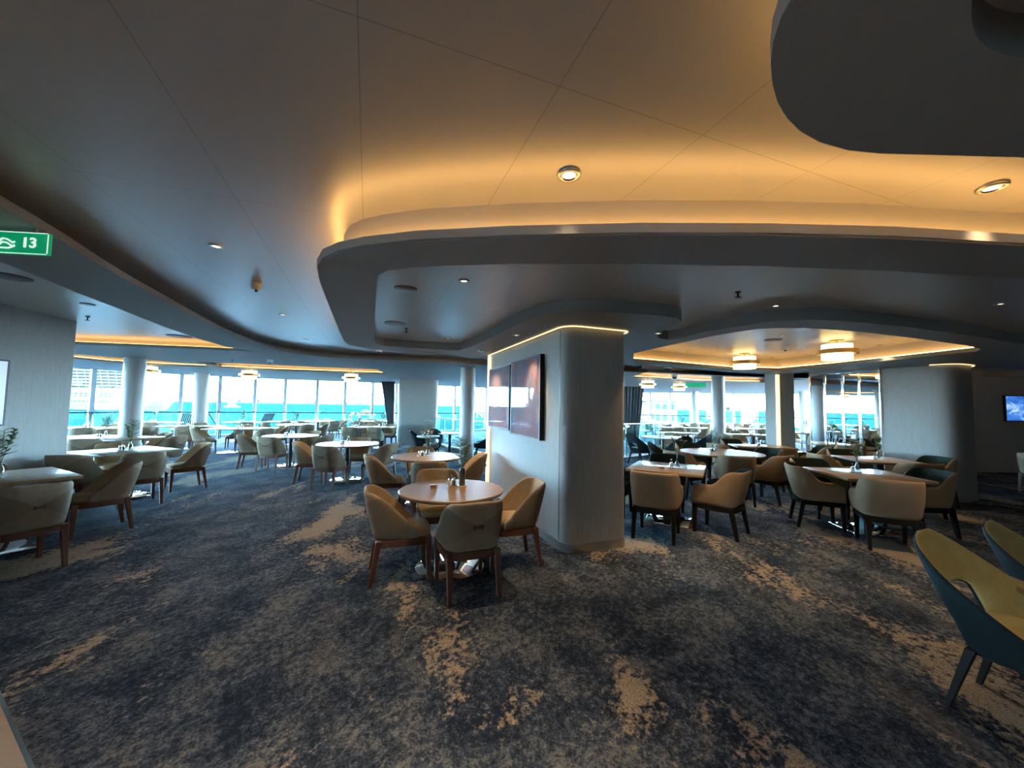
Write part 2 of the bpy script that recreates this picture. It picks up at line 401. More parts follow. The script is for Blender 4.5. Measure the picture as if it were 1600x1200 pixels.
for pts in (w1, w2, w3, [Vector(c1n[0][:2])+dd*3.5, Vector(c1n[0][:2]), Vector(c1n[1][:2])]):
    L = nearest_run(None, pts, .12); ctr = sum((Vector(p) for p in L), Vector((0, 0)))/len(L)
    if ctr.y < sum(p[1] for p in pts)/len(pts): L = nearest_run(None, pts, -.12)
    led('trim_led', L, ZS+.06, .03, False).name = 'trim_%d' % (nn+50); nn += 1
# ------------------------------------------------------------------ low island around the central wall
I_out = PP([(1600, 385), (1400, 373.5), (1200, 368.5), (1000, 367.5), (800, 371.5), (650, 378.5), (570, 387), (530, 395), (506, 405), (497, 420), (500, 438), (510, 465), (525, 503), (538, 533), (545, 539), (583, 546), (640, 549.5), (700, 554)], ZL)
I_out = [Vector(p[:2]) for p in I_out]
colpt = P(735, 722, 0)
wallA = Vector((.60, 4.20))             # near corner of the central wall's long face
wallB = wallA + UA*2.85
far0 = I_out[-1]
b_far = far0 + UB*.55
far_R = [Vector(p[:2]) for p in PP([(986, 569), (1060, 575), (1148, 582), (1216, 583.5)], ZL)]
out_far = [b_far + UA*.35, far_R[0], far_R[1], far_R[2], far_R[3]+UA*.25]
mA = P(1376, 575, ZL); mA = Vector(mA[:2])
right_far = [far_R[3]+UB*.3, mA+UA*.1, Vector((9.2, 7.6)), Vector((12.5, 7.6)), Vector((14.3, 5)), Vector((13.8, 2.4)), Vector((10, 2.0)), Vector((6, 2.15))]
island = ccw(I_out + out_far + right_far)
hA = PP([(1600, 436), (1400, 424), (1200, 416), (1000, 412.5), (800, 412.5), (700, 415), (640, 418.5), (605, 423), (591, 430), (588.5, 440), (587, 470), (584, 505), (583, 528), (587, 537), (600, 540.5), (650, 544), (700, 547), (718, 547.5),
         (740, 540), (765, 529), (790, 516), (815, 504), (838, 495), (870, 488.5), (920, 487), (975, 489), (1030, 493), (1058, 497), (1065, 502), (1055, 509), (1042, 515), (1024, 521), (1030, 528.5),
         (1044, 531), (1064, 528.5), (1100, 518.5), (1140, 512), (1200, 502.5), (1260, 499.5), (1310, 501), (1360, 505), (1420, 511), (1480, 519), (1540, 528), (1600, 538)], ZL)
hA = [Vector(p[:2]) for p in hA]
hA += [hA[-1]+Vector((1.6, -.3)), Vector((9.6, 3.6)), Vector((8.2, 2.9)), Vector((5.5, 2.75))]
hA = ccw(hA)
hB = [Vector(p[:2]) for p in PP([(990, 552), (1060, 536.5), (1128, 522), (1180, 514.5), (1216, 512.5), (1262, 513), (1310, 515.5), (1360, 520), (1440, 530), (1512, 540), (1532, 545.5)], ZL)]
hBf = [Vector(p[:2]) for p in PP([(1525, 549), (1380, 564), (1300, 572), (1216, 579), (1148, 577.5), (1060, 570), (990, 564.5)], ZL)]
hB = ccw(hB+hBf)
bm = bmesh.new(); b_slab(bm, island, [hA, hB], ZL, ZL+.06); trim(bm, M['soffit'])
# pale edge line of the lip
bm = bmesh.new(); b_wall(bm, offset(island, -.004), ZL+.012, ZL+.062, .006, True, -1); trim(bm, M['fascia'])
bm = bmesh.new(); b_slab(bm, offset(hA, -.03), [offset(hB, -.16)] if False else [], ZL+.12, ZL+.14); trim(bm, M['ceil'], False)
bm = bmesh.new(); b_wall(bm, hA, ZL+.055, ZL+.12, .02, True, -1); trim(bm, M['soffit'])
bm = bmesh.new(); b_wall(bm, offset(island, .15), ZL+.06, ZC, .02, True, 1); trim(bm, M['fascia'])
bm = bmesh.new(); b_wall(bm, offset(hB, -.11), ZL+.06, ZC, .02, True, -1); trim(bm, M['fascia'])
def ledstrip(pts, z, wdt, closed=True):
    global nn
    bm = bmesh.new(); b_wall(bm, pts, z, z+.012, wdt, closed); nn += 1
    return tag(newmesh('trim_%d' % nn, bm, M['led']), kind='structure')
ledstrip(offset(island, .085), ZL+.065, .025); ledstrip(offset(hB, -.05), ZL+.065, .015)
# second island over the camera's right shoulder
J = [Vector(p[:2]) for p in PP([(1235, 0), (1220, 28), (1208, 65), (1204, 100), (1207, 132), (1215, 160), (1230, 185), (1250, 205), (1280, 222), (1325, 235), (1375, 240), (1450, 242), (1600, 246)], ZL)]
J = ccw(J + [Vector((3.4, 1.25)), Vector((4.6, .9)), Vector((4.8, -1.6)), Vector((1.0, -1.6)), J[0]+(J[0]-J[1])*2.5])
JH = ccw(rnd([Vector(p[:2]) for p in PP([(1520, -40), (1517, 52), (1560, 88), (1700, 96)], ZL)] + [P(1700, -120, ZL).to_2d()], .08))
bm = bmesh.new(); b_slab(bm, J, [JH], ZL, ZL+.06); trim(bm, M['soffit'])
bm = bmesh.new(); b_slab(bm, offset(JH, -.03), [], ZL+.12, ZL+.14); trim(bm, M['ceil'], False)
bm = bmesh.new(); b_wall(bm, JH, ZL+.055, ZL+.12, .02, True, -1); trim(bm, M['soffit'])
bm = bmesh.new(); b_wall(bm, offset(J, .26), ZL+.06, ZC, .02, True, 1); trim(bm, M['fascia'])
ledstrip(offset(J, .13), ZL+.065, .025)
# ------------------------------------------------------------------ walls, pillars, columns
def rounded_block(name, poly, rads, z1, mat, base=True, plinth='steel'):
    pl = ccw(rnd(poly, rads, 10)); bm = bmesh.new(); b_slab(bm, pl, [], 0, z1)
    o = tag(newmesh(name, bm, mat, smooth=True, angle=35), kind='structure')
    return o, pl
wC, wD = wallA+UB*.78, wallB+UB*.78
cw, clp = rounded_block('wall_central', [wallA, wC, wD, wallB], [.16, .07, .03, .02], ZL-.012, M['wall'])
bm = bmesh.new(); b_wall(bm, offset(clp, -.004), 0, .10, .008, True, -1); tag(newmesh('baseboard_central', bm, M['steel'], smooth=True, angle=35), kind='structure')
# narrow seam joint on the long face
q0 = wallA+UA*.16
bm = bmesh.new(); b_box(bm, ((q0-UB*.001).x, (q0-UB*.001).y, 1.28), (.004, .012, 2.34), rz=YAW); tag(newmesh('trim_90', bm, M['vent']), kind='structure')
# vertical warm strip at the far end and glow line along its top
q1 = wallB-UA*.05-UB*.03
bm = bmesh.new(); b_box(bm, (q1.x, q1.y, 1.29), (.04, .08, 2.3), rz=YAW); tag(newmesh('trim_91', bm, M['ledv']), kind='structure')
bm = bmesh.new(); b_wall(bm, offset(clp, -.035), ZL-.016, ZL-.004, .012, True, -1); tag(newmesh('trim_92', bm, M['ledv']), kind='structure')
# pillar with rounded nose beyond the right-hand tables
p2n = Vector(P(1500, 786, 0)[:2]); p2w = Vector(P(1577, 792, 0)[:2])
p2_far = Vector(mA)
dr = (p2_far-p2n).normalized(); dn = Vector((-dr.y, dr.x)); dn = dn if dn.x > 0 else -dn
p2, pl2 = rounded_block('wall_pillar', [p2n, p2n+dn*1.0, p2n+dn*1.0+dr*1.2, p2_far+dn*.3, p2_far], [.30, .45, .1, .02, .02], ZL-.012, M['wall'])
bm = bmesh.new(); b_wall(bm, offset(pl2, -.004), 0, .10, .008, True, -1); tag(newmesh('baseboard_pillar', bm, M['panel'], smooth=True, angle=35), kind='structure')
bm = bmesh.new(); b_wall(bm, offset(pl2[:len(pl2)//2+6], -.03, False), ZL-.016, ZL-.004, .012, False, -1); tag(newmesh('trim_93', bm, M['ledv']), kind='structure')
# mirror screen running on from the pillar
mdir = UA; mpts = []
for px in (1376, 1343, 1317, 1289, 1265):
    h = on_line(px, 600, mA, mA+mdir); mpts.append(Vector(h[:2]))
for i in range(len(mpts)-1):
    a, b = mpts[i], mpts[i+1]; d = b-a; L = d.length; c = (a+b)/2
    nm = ['last', 'third', 'second', 'first'][i]
    r = empty('mirror_panel', (c.x, c.y, 0), math.atan2(d.y, d.x))
    tag(r, ['tall mirror panel touching the grey pillar wall', 'tall mirror panel one away from the grey pillar wall', 'tall mirror panel two away from the grey pillar wall', 'tall mirror panel at the free end of the mirror screen'][i], 'mirror', 'tall mirror panels of the screen')
    bm = bmesh.new(); b_box(bm, (0, 0, ZL/2), (L-.03, .02, ZL-.1)); newmesh('mirror_glass', bm, M['mirror'], r)
    bm = bmesh.new()
    b_box(bm, (-L/2+.012, 0, ZL/2), (.022, .05, ZL-.02)); b_box(bm, (L/2-.012, 0, ZL/2), (.022, .05, ZL-.02)); b_box(bm, (0, 0, .04), (L-.05, .05, .06)); b_box(bm, (0, 0, ZL-.035), (L-.05, .05, .05))
    newmesh('frame', bm, M['chrome'], r)
# slim pillar with a gold light strip
g0 = P(1214, 583, ZL); g0 = Vector(g0[:2]); gl_ = g0+Vector((-.35, .94))*.32; gr = Vector(on_line(1242, 600, g0, g0+Vector((.94, .2)))[:2])
sp_, spl = rounded_block('wall_slim_pillar', [g0, gr, gr+Vector((-.2, .5)), gl_], [.01, .05, .02, .03], ZC, M['panel'])
dg_ = (gr-g0).normalized()
bm = bmesh.new(); b_box(bm, (g0.x-.01, g0.y-.025, 1.24), (.07, .05, 2.4), rz=math.atan2(dg_.y, dg_.x)); tag(newmesh('trim_94', bm, M['ledv']), kind='structure')
# broad dark pillar by the windows
b1, b2 = P(619, 694, 0), P(681, 694, 0); dv = (Vector(b2[:2])-Vector(b1[:2])); dn_ = Vector((-dv.y, dv.x)).normalized()
dp, dpl = rounded_block('wall_dark_pillar', [Vector(b1[:2]), Vector(b2[:2]), Vector(b2[:2])+dn_*1.2, Vector(b1[:2])+dn_*1.2], [.2, .2, .1, .1], ZC, M['panel'])
cols = [('c', 206, 560, 9.4, .21), ('c', 312.5, 575, 14.0, .225), ('c', 730, 568, 10.5, .20), ('c', 1122.5, 585, 12.7, .20), ('c', 1086, 600, 22.5, .2), ('c', 1256, 595, 20.5, .22)]
nc = 0
for (_, px, py, dist, r) in cols:
    d = ray(px, 640); x = d.x*dist/d.y; nc += 1
    bm = bmesh.new(); b_lathe(bm, [(r, 0), (r, ZC-.01)], 40, (x, dist, 0)); b_lathe(bm, [(r+.01, 0), (r+.01, .09), (r, .09)], 40, (x, dist, 0))
    tag(newmesh('wall_column_%d' % nc, bm, M['column'], smooth=True, angle=40), kind='structure')
# slanted curtains beside the central windows
def curtain(pxs, depth, label):
    (t0, t1, b0, b1, zb) = pxs; n = 28; bm = bmesh.new()
    def X(px, z): d = ray(px, 620); return d.x*depth/d.y
    rows = []
    for z, (l, r_) in ((ZC-.03, (t0, t1)), (zb, (b0, b1))):
        xl, xr = X(l, z), X(r_, z)
        rows.append([(xl+(xr-xl)*i/n, depth+.06*math.sin(i*1.5), z) for i in range(n+1)])
    V = [[bm.verts.new(p) for p in row] for row in rows]
    for i in range(n): bm.faces.new((V[0][i], V[0][i+1], V[1][i+1], V[1][i]))
    bmesh.ops.solidify(bm, geom=bm.faces[:], thickness=.02)
    tag(newmesh('curtain', bm, M['curtain'], smooth=True), label, 'curtain')
curtain((594, 617, 611, 617, .02), 17.6, 'dark grey curtain drawn in a slant beside the broad dark pillar')
curtain((972, 1006, 972, 997, .02), 18.5, 'grey curtain hanging in a slant behind the glass balustrade')
# glass balustrade round the stairwell
bal = [Vector((-3.5, 18.6)), Vector((-2.9, 15.2)), Vector((-1.8, 13.6)), Vector((-.6, 12.1)), Vector((1.2, 11.4)), Vector((3.2, 12.0)), Vector((4.8, 13.2)), Vector((5.8, 15.0)), Vector((5.9, 17.8))]
bal = rnd(bal, .6, 4)[3:-3]
bal = [b for i, b in enumerate(bal) if i == 0 or (b-bal[i-1]).length > .02]
r = empty('glass_balustrade', (1.0, 11.4, 0)); tag(r, 'curved glass balustrade with a steel handrail round the stairwell', 'balustrade')
off = Vector((1.0, 11.4)); lb = [b-off for b in bal]
bm = bmesh.new(); b_tube(bm, [(p.x, p.y, 1.06) for p in lb], .028, 8); newmesh('handrail', bm, M['steel'], r, True)
bm = bmesh.new(); b_wall(bm, lb, .06, 1.0, .012, False); newmesh('glass_panel', bm, M['rail_glass'], r)
bm = bmesh.new(); b_wall(bm, lb, 0, .07, .04, False); newmesh('base_rail', bm, M['steel'], r)
acc = 0
for i in range(len(lb)-1):
    acc += (lb[i+1]-lb[i]).length
    if acc > 1.3 or i == 0:
        acc = 0; bm = bmesh.new(); b_box(bm, (lb[i].x, lb[i].y, .55), (.03, .03, 1.0)); newmesh('post', bm, M['steel'], r)
# handrail along the windows
bm = bmesh.new(); wl = offset([Vector(p[:2]) for p in WP], -.28, False); wl2 = offset([Vector(p[:2]) for p in WP], .28, False)
use = wl if wl[12].y < WP[12].y else wl2
ro = empty('window_guard_rail', (use[12].x, use[12].y, 0)); tag(ro, 'thin dark guard rail running in front of the harbour windows', 'rail')
uo = Vector(use[12]); bm = bmesh.new(); b_tube(bm, [(p.x-uo.x, p.y-uo.y, 1.10) for p in use], .03, 6); newmesh('rail', bm, M['black'], ro, True)
for p in use[2:-1:1]:
    bm = bmesh.new(); b_box(bm, (p.x-uo.x, p.y-uo.y, .55), (.035, .035, 1.1)); newmesh('post', bm, M['mullion'], ro)
# pale threshold in the near corner
t1, t2 = P(0, 1083, 0), P(53, 1200, 0); td = (Vector(t2[:2])-Vector(t1[:2])).normalized(); tn = Vector((td.y, -td.x)); tn = tn if tn.x < 0 else -tn
a_, b_ = Vector(t1[:2])-td*1.2, Vector(t2[:2])+td*2
bm = bmesh.new(); b_slab(bm, [a_, b_, b_+tn*.016, a_+tn*.016], [], 0.0, .012); tag(newmesh('trim_95', bm, M['chrome']), kind='structure')
M['lam'] = wood('beige_plank', (.42, .31, .22), (.50, .38, .28), .4, .5)
bm = bmesh.new(); b_slab(bm, [a_+tn*.016, b_+tn*.016, b_+tn*1.2, a_+tn*1.2], [], 0.0, .010); tag(newmesh('trim_96', bm, M['lam']), kind='structure')
# ------------------------------------------------------------------ pictures, screens, sign
def frame_on(px0, px1, yt0, yb0, name, label, cat, A, B, depth, mats, outn):
    a = on_line(px0, yt0, A, B); b = on_line(px1, yt0, A, B); z1 = a.z; z0 = on_line(px0, yb0, A, B).z
    c = (Vector(a[:2])+Vector(b[:2]))/2; L = (Vector(b[:2])-Vector(a[:2])).length; d = Vector(b[:2])-Vector(a[:2])
    c = c+outn*depth/2; r = empty(name, (c.x, c.y, (z0+z1)/2), math.atan2(d.y, d.x)); tag(r, label, cat); h = z1-z0
    s = 1 if (Matrix.Rotation(math.atan2(d.y, d.x), 2) @ Vector((0, 1))).dot(outn) > 0 else -1
    bm = bmesh.new(); w = .02
    for (x, z, sx, sz) in ((0, h/2-w/2, L, w), (0, -h/2+w/2, L, w), (-L/2+w/2, 0, w, h-2*w), (L/2-w/2, 0, w, h-2*w)): b_box(bm, (x, 0, z), (sx, depth, sz))
    newmesh('frame', bm, mats[0], r)
    bm = bmesh.new(); b_box(bm, (0, s*(depth*.30), 0), (L-2*w, depth*.3, h-2*w)); newmesh(mats[2], bm, mats[1], r)
    return r
m = pm('abstract_print_under_glass', (.2, .12, .12), .8, spec=.05, coat=.35); q = N(m); v = q.coord((5, 5, 1))
q.l(q.ramp(q.noise(v, 2.4, 6, .65, .5), [(.3, (.05, .06, .12)), (.45, (.30, .16, .17)), (.55, (.12, .16, .24)), (.7, (.42, .22, .16))]), q.b.inputs['Base Color'])
q.b.inputs['Coat IOR'].default_value = 1.35; M['art'] = m
M['frameblk'] = pm('black_picture_frame', (.008, .008, .009), .5)
wn_ = -UB
frame_on(769.5, 802, 578, 667, 'framed_picture', 'glazed abstract picture on the grey wall, farther of the two', 'picture', wallA, wallB, .06, (M['frameblk'], M['art'], 'print'), wn_)
frame_on(804.5, 851, 566, 679, 'framed_picture', 'glazed abstract picture on the grey wall, closer to its rounded end', 'picture', wallA, wallB, .06, (M['frameblk'], M['art'], 'print'), wn_)
m = pm('blue_marbled_screen', (.02, .05, .2), .3, emit=(1, 1, 1), es=.45); q = N(m)
q.l(q.ramp(q.noise(q.coord((1, 1, 1.6)), 2.2, 6, .6, 1.6), [(.36, (.02, .08, .42)), (.5, (.05, .22, .75)), (.6, (.35, .6, .95)), (.68, (.85, .95, 1))]), q.b.inputs['Emission Color']); M['screen'] = m
frame_on(1566, 1640, 618, 658, 'wall_screen', 'wall screen showing a bright blue marbled picture beyond the rounded pillar', 'screen', (9.5, 10.5), (16, 10.5), .06, (M['frameblk'], M['screen'], 'display'), Vector((0, -1)))
M['lilac'] = pm('pale_lilac_screen', (.3, .3, .4), .3, emit=(.45, .5, .75), es=.28)
frame_on(-60, 8, 556, 668, 'wall_screen', 'tall screen glowing pale lilac on the wall beside the tables', 'screen', A, Bx, .06, (M['frameblk'], M['lilac'], 'display'), -nl)
# green sign hanging from the beam
def text_mesh(txt, size, mat, parent, loc, rot, name='lettering'):
    cu = bpy.data.curves.new('t', 'FONT'); cu.body = txt; cu.size = size; cu.extrude = .002; cu.offset = size*.02; cu.align_x = 'CENTER'; cu.align_y = 'CENTER'
    t = bpy.data.objects.new('t', cu); COL.objects.link(t); dg = bpy.context.evaluated_depsgraph_get(); dg.update()
    me = bpy.data.meshes.new_from_object(t.evaluated_get(dg)); bpy.data.objects.remove(t)
    me.materials.clear(); me.materials.append(mat); o = bpy.data.objects.new(name, me); link(o, parent); o.location = loc; o.rotation_euler = rot; return o
sz_ = 2.57; s1 = P(72, 363, sz_); zb = H + (s1.z-H)*0 + 0
sh = .137; sw = .42; ang_s = math.radians(6)
r = empty('exit_sign', (s1.x-sw/2+.01, s1.y, sz_-sh/2), ang_s); tag(r, 'green illuminated sign with white number 13 hanging under the ceiling beam', 'sign')
bm = bmesh.new(); b_box(bm, (0, 0, 0), (sw, .022, sh), bev=.008); newmesh('sign_plate', bm, M['green'], r)
bm = bmesh.new()
for (x, z, sx, sz) in ((0, sh/2-.005, sw-.02, .004), (0, -sh/2+.005, sw-.02, .004), (sw/2-.006, 0, .004, sh-.02), (-sw/2+.006, 0, .004, sh-.02)): b_box(bm, (x, -.012, z), (sx, .003, sz))
newmesh('border', bm, M['signwhite'], r)
text_mesh('13', .085, M['signwhite'], r, (.105, -.013, 0), (math.pi/2, 0, 0))
bm = bmesh.new()
for k in range(2): b_tube(bm, [(x_, -.013, z_-k*.022) for x_, z_ in ((-.06, .0), (-.035, .022), (-.01, .018), (.02, -.002), (.03, .006))], .005, 6)
b_tube(bm, [(-.07, -.013, -.035), (.0, -.013, -.035), (.03, -.013, -.02)], .005, 6)
newmesh('wave_symbol', bm, M['signwhite'], r)
bm = bmesh.new(); b_box(bm, (.12, 0, sh/2+.012), (.02, .012, .03)); b_box(bm, (-.12, 0, sh/2+.012), (.02, .012, .03)); newmesh('hanger', bm, M['steel'], r)
bx = P(653, 586, ZC-.06)
# ------------------------------------------------------------------ fittings in the ceilings
def downlight(px, py, z, label, r=.052, power=14, big=True, emit=True, cone=84):
    p = P(px, py, z); o = empty('downlight', (p.x, p.y, z)); tag(o, label, 'downlight', 'small round ceiling downlights')
    bm = bmesh.new(); b_lathe(bm, [(r, 0), (r, -.008), (r*.93, -.012), (r*.62, -.012), (r*.55, -.004)], 28); newmesh('ring', bm, M['steel'] if big else M['white'], o, True)
    bm = bmesh.new(); b_lathe(bm, [(0, -.005), (r*.56, -.005)], 20); newmesh('lens', bm, M['lens'], o)
    if power:
        ld = bpy.data.lights.new('downlight_beam', 'SPOT'); ld.energy = power; ld.color = (1, .72, .42); ld.spot_size = math.radians(cone); ld.spot_blend = .8; ld.shadow_soft_size = .04
        lo = bpy.data.objects.new('downlight_beam', ld); link(lo, o); lo.location = (0, 0, -.02)
    return o
DP = 52
downlight(889, 272, ZC, 'ringed downlight alone in the amber-lit ceiling above the round table', .06, DP*.3, cone=52)
downlight(1550, 292, ZC, 'ringed downlight between the two curved amber coves', .06, DP*.3, cone=52)
downlight(338, 384, ZC, 'ringed downlight in the blue-grey ceiling beside the long beam', .05, DP)
downlight(442, 491, ZC, 'small downlight between the smoke detector and the far windows', .05, DP)
downlight(478, 530, ZC, 'small downlight just before the curved end of the beam', .05, DP)
downlight(725, 438, ZL+.12, 'downlight in the recess of the low ceiling island near its panel seam', .045, DP)
downlight(700, 528, ZL+.12, 'downlight at the far rim of the low island recess', .045, DP)
downlight(807, 523, ZL, 'downlight set beside the long face of the grey wall', .045, DP)
downlight(752, 547.5, ZL, 'downlight over the far end of the grey wall', .045, DP)
downlight(1028, 520, ZL, 'downlight just beyond the wall end over the square table', .045, DP)
downlight(1212, 477, ZL+.12, 'downlight in the dark ceiling before the lamp recess', .045, DP)
downlight(1563, 474, ZL+.12, 'slanting bright downlight in the dark ceiling above the rounded pillar', .045, DP)
for px, py, lab in ((1076, 547, 'downlight in the lamp recess near its narrow end'), (1222, 524, 'downlight in the lamp recess at its front curve'), (1375, 539, 'downlight beside the larger drum lamp'), (1206, 558, 'downlight between the two drum lamps'), (1257, 558.5, 'tiny downlight under the rim of the lamp recess')):
    downlight(px, py, ZC, lab, .045, DP*.7)
for k_, (x, y, w_) in enumerate(((-3.4, 1.0, 'over the aisle carpet west of the camera spot'), (-1.6, -1.2, 'behind the camera spot, aisle side'), (.2, -1.6, 'behind the camera spot, middle of the floor'), (-.3, .5, 'directly above the open carpet'), (4.2, -2.6, 'beyond the second low island'))):  # out-of-view downlights added as fill to lift the near floor and ceiling
    o = downlight(889, 272, ZC, 'added unseen fill downlight '+w_, .06, DP*(3.2 if x > -1 else 1.2)); o.location = (x, y, ZC)
def disc(px, py, z, r, label, kind='speaker', mat='vent'):
    p = P(px, py, z); bm = bmesh.new(); b_lathe(bm, [(r, 0), (r, -.006), (r*.9, -.012), (0, -.012)], 28)
    o = newmesh('ceiling_'+kind, bm, [M[mat]], smooth=True, angle=40); o.location = (p.x, p.y, z); tag(o, label, 'ceiling '+kind); return o
M['discgrey'] = pm('grey_grille', (.22, .23, .24), .4)
disc(634, 451, ZL+.12, .10, 'round grey ceiling speaker in the island recess beside the downlight', mat='discgrey')
disc(617, 505, ZL+.12, .13, 'larger round ceiling speaker near the island sprinkler', mat='discgrey')
disc(280, 525, ZC, .19, 'wide dark round vent above the amber cove', 'vent')
disc(15, 432, ZC, .15, 'round dark vent above the wall with the lilac screen', 'vent')
disc(137, 475, ZC, .07, 'small pale disc in the glossy ceiling by the wall corner', 'vent', 'discgrey')
disc(1208, 531, ZC, .13, 'flat round vent in the lamp recess', 'vent', 'discgrey')
disc(627, 548.5, ZS, .2, 'round vent in the soffit behind the low island', 'vent', 'discgrey')
def detector(px, py, z, label, r=.05, drop=.06):
    p = P(px, py, z); o = empty('smoke_detector', (p.x, p.y, z)); tag(o, label, 'smoke detector')
    bm = bmesh.new(); b_lathe(bm, [(r, 0), (r, -drop*.6), (r*.8, -drop), (0, -drop)], 24); newmesh('housing', bm, M['white'], o, True)
    bm = bmesh.new(); b_lathe(bm, [(r*.3, -drop), (r*.25, -drop-.02), (0, -drop-.02)], 12); newmesh('sensor', bm, M['black'], o, True)
detector(401, 443, ZC, 'drum-shaped smoke detector hanging from the blue-grey ceiling', .048, .065)
detector(1227, 543, ZC, 'pale smoke detector in the lamp recess', .07, .05)
detector(592, 546, ZS, 'round smoke detector beneath the rim of the low island', .06, .05)
detector(422, 562, ZS, 'smoke detector under the curved beam end', .07, .07)
for px, py, lab in ((1043, 574, 'white dome camera under the soffit beside the wall'), (1054, 587, 'second white dome camera farther along the soffit'), (1154, 583, 'white dome camera by the round column'), (1188, 594, 'small dome camera close to the slim pillar')):
    p = P(px, py, ZC-.03); o = empty('dome_camera', (p.x, p.y, ZC)); tag(o, lab, 'camera')
    bm = bmesh.new(); b_lathe(bm, [(.11, 0), (.11, -.05), (.09, -.07)], 20); newmesh('housing', bm, M['white'], o, True)
    bm = bmesh.new(); b_lathe(bm, [(.09, -.07), (.07, -.13), (0, -.16)], 20); newmesh('dome', bm, M['greyvase'], o, True)
def sprinkler(px, py, z, label):
    p = P(px, py, z); bm = bmesh.new(); b_tube(bm, [(0, 0, 0), (0, 0, -.05)], .008); b_lathe(bm, [(.0, -.05), (.03, -.05), (.03, -.055), (0, -.055)], 10); b_lathe(bm, [(.025, 0), (.02, -.008), (0, -.008)], 12)
    o = newmesh('sprinkler', bm, M['black']); o.location = (p.x, p.y, z); tag(o, label, 'sprinkler')
sprinkler(137, 495, ZC, 'dark sprinkler in the glossy ceiling near the wall corner'); sprinkler(635, 513, ZL+.12, 'dark sprinkler hanging in the low island recess'); sprinkler(1153, 456, ZL+.12, 'tiny dark sprinkler in the dark ceiling'); sprinkler(363, 562, ZS, 'tiny sprinkler on the soffit near the drum pendants')
# emergency light box on the dark pillar
pf = on_line(653, 588, b1, b2)
r = empty('emergency_light', (pf.x, pf.y-.09, pf.z)); tag(r, 'white emergency light box high on the dark pillar', 'emergency light')
bm = bmesh.new(); b_box(bm, (0, 0, 0), (.42, .14, .16), bev=.02); newmesh('housing', bm, M['white'], r, True, 40)
bm = bmesh.new(); b_box(bm, (0, -.075, -.02), (.34, .02, .08)); newmesh('diffuser', bm, M['napkin'], r)
# drum lamps
def drum_proto(R=.205, hh=.25):
    o = empty('drum_lamp'); bm = bmesh.new(); b_lathe(bm, [(0, 0), (.10, 0), (.10, -.02), (0, -.02)], 24); b_tube(bm, [(0, 0, -.01), (0, 0, -.07)], .02); newmesh('ceiling_mount', bm, M['brass'], o, True, 40)
    bm = bmesh.new(); b_lathe(bm, [(0, -.07), (R, -.07), (R, -.07-hh), (0, -.07-hh)], 40); newmesh('drum_shade', bm, M['shade'], o, True, 40)
    bm = bmesh.new(); R2 = R*1.36; z = -.07-hh*.5
    b_lathe(bm, [(R2, z+.035), (R2, z-.035), (R2-.03, z-.035), (R2-.03, z+.035), (R2, z+.035)], 48)
    for k in range(3):
        a = k*2.094+.4; b_tube(bm, [(R*math.cos(a)*.98, R*math.sin(a)*.98, z), ((R2-.01)*math.cos(a), (R2-.01)*math.sin(a), z)], .008, 6)
    newmesh('ring_band', bm, M['brass'], o, True, 40)
    return o
lamp0 = drum_proto(); first = True
for px, py, z, lab in ((1307, 532, ZC, 'large drum lamp with a pale ring band, closer lamp of the recess'), (1163, 552.5, ZC, 'drum lamp with a pale ring band at the narrow end of the recess'),
                       (232, 569, ZS, 'small drum lamp before the window showing the cruise ship'), (390, 576, ZS, 'small drum lamp by the windows above the long white table'), (549, 581.5, ZS, 'small drum lamp by the windows near the dark pillar'),
                       (1061, 597, ZS, 'far small drum lamp seen beyond the glass balustrade'), (1012, 592, ZS, 'far small drum lamp next to the slanted curtain')):
    o = lamp0 if first else copy_tree(lamp0); first = False
    p = P(px, py, z); o.location = (p.x, p.y, z); tag(o, lab, 'lamp', 'drum lamps with ring bands')
    if z < ZC:
        bm = bmesh.new(); b_tube(bm, [(0, 0, -.01), (0, 0, ZC-z)], .012, 8); newmesh('drop_rod', bm, M['brass'], o)
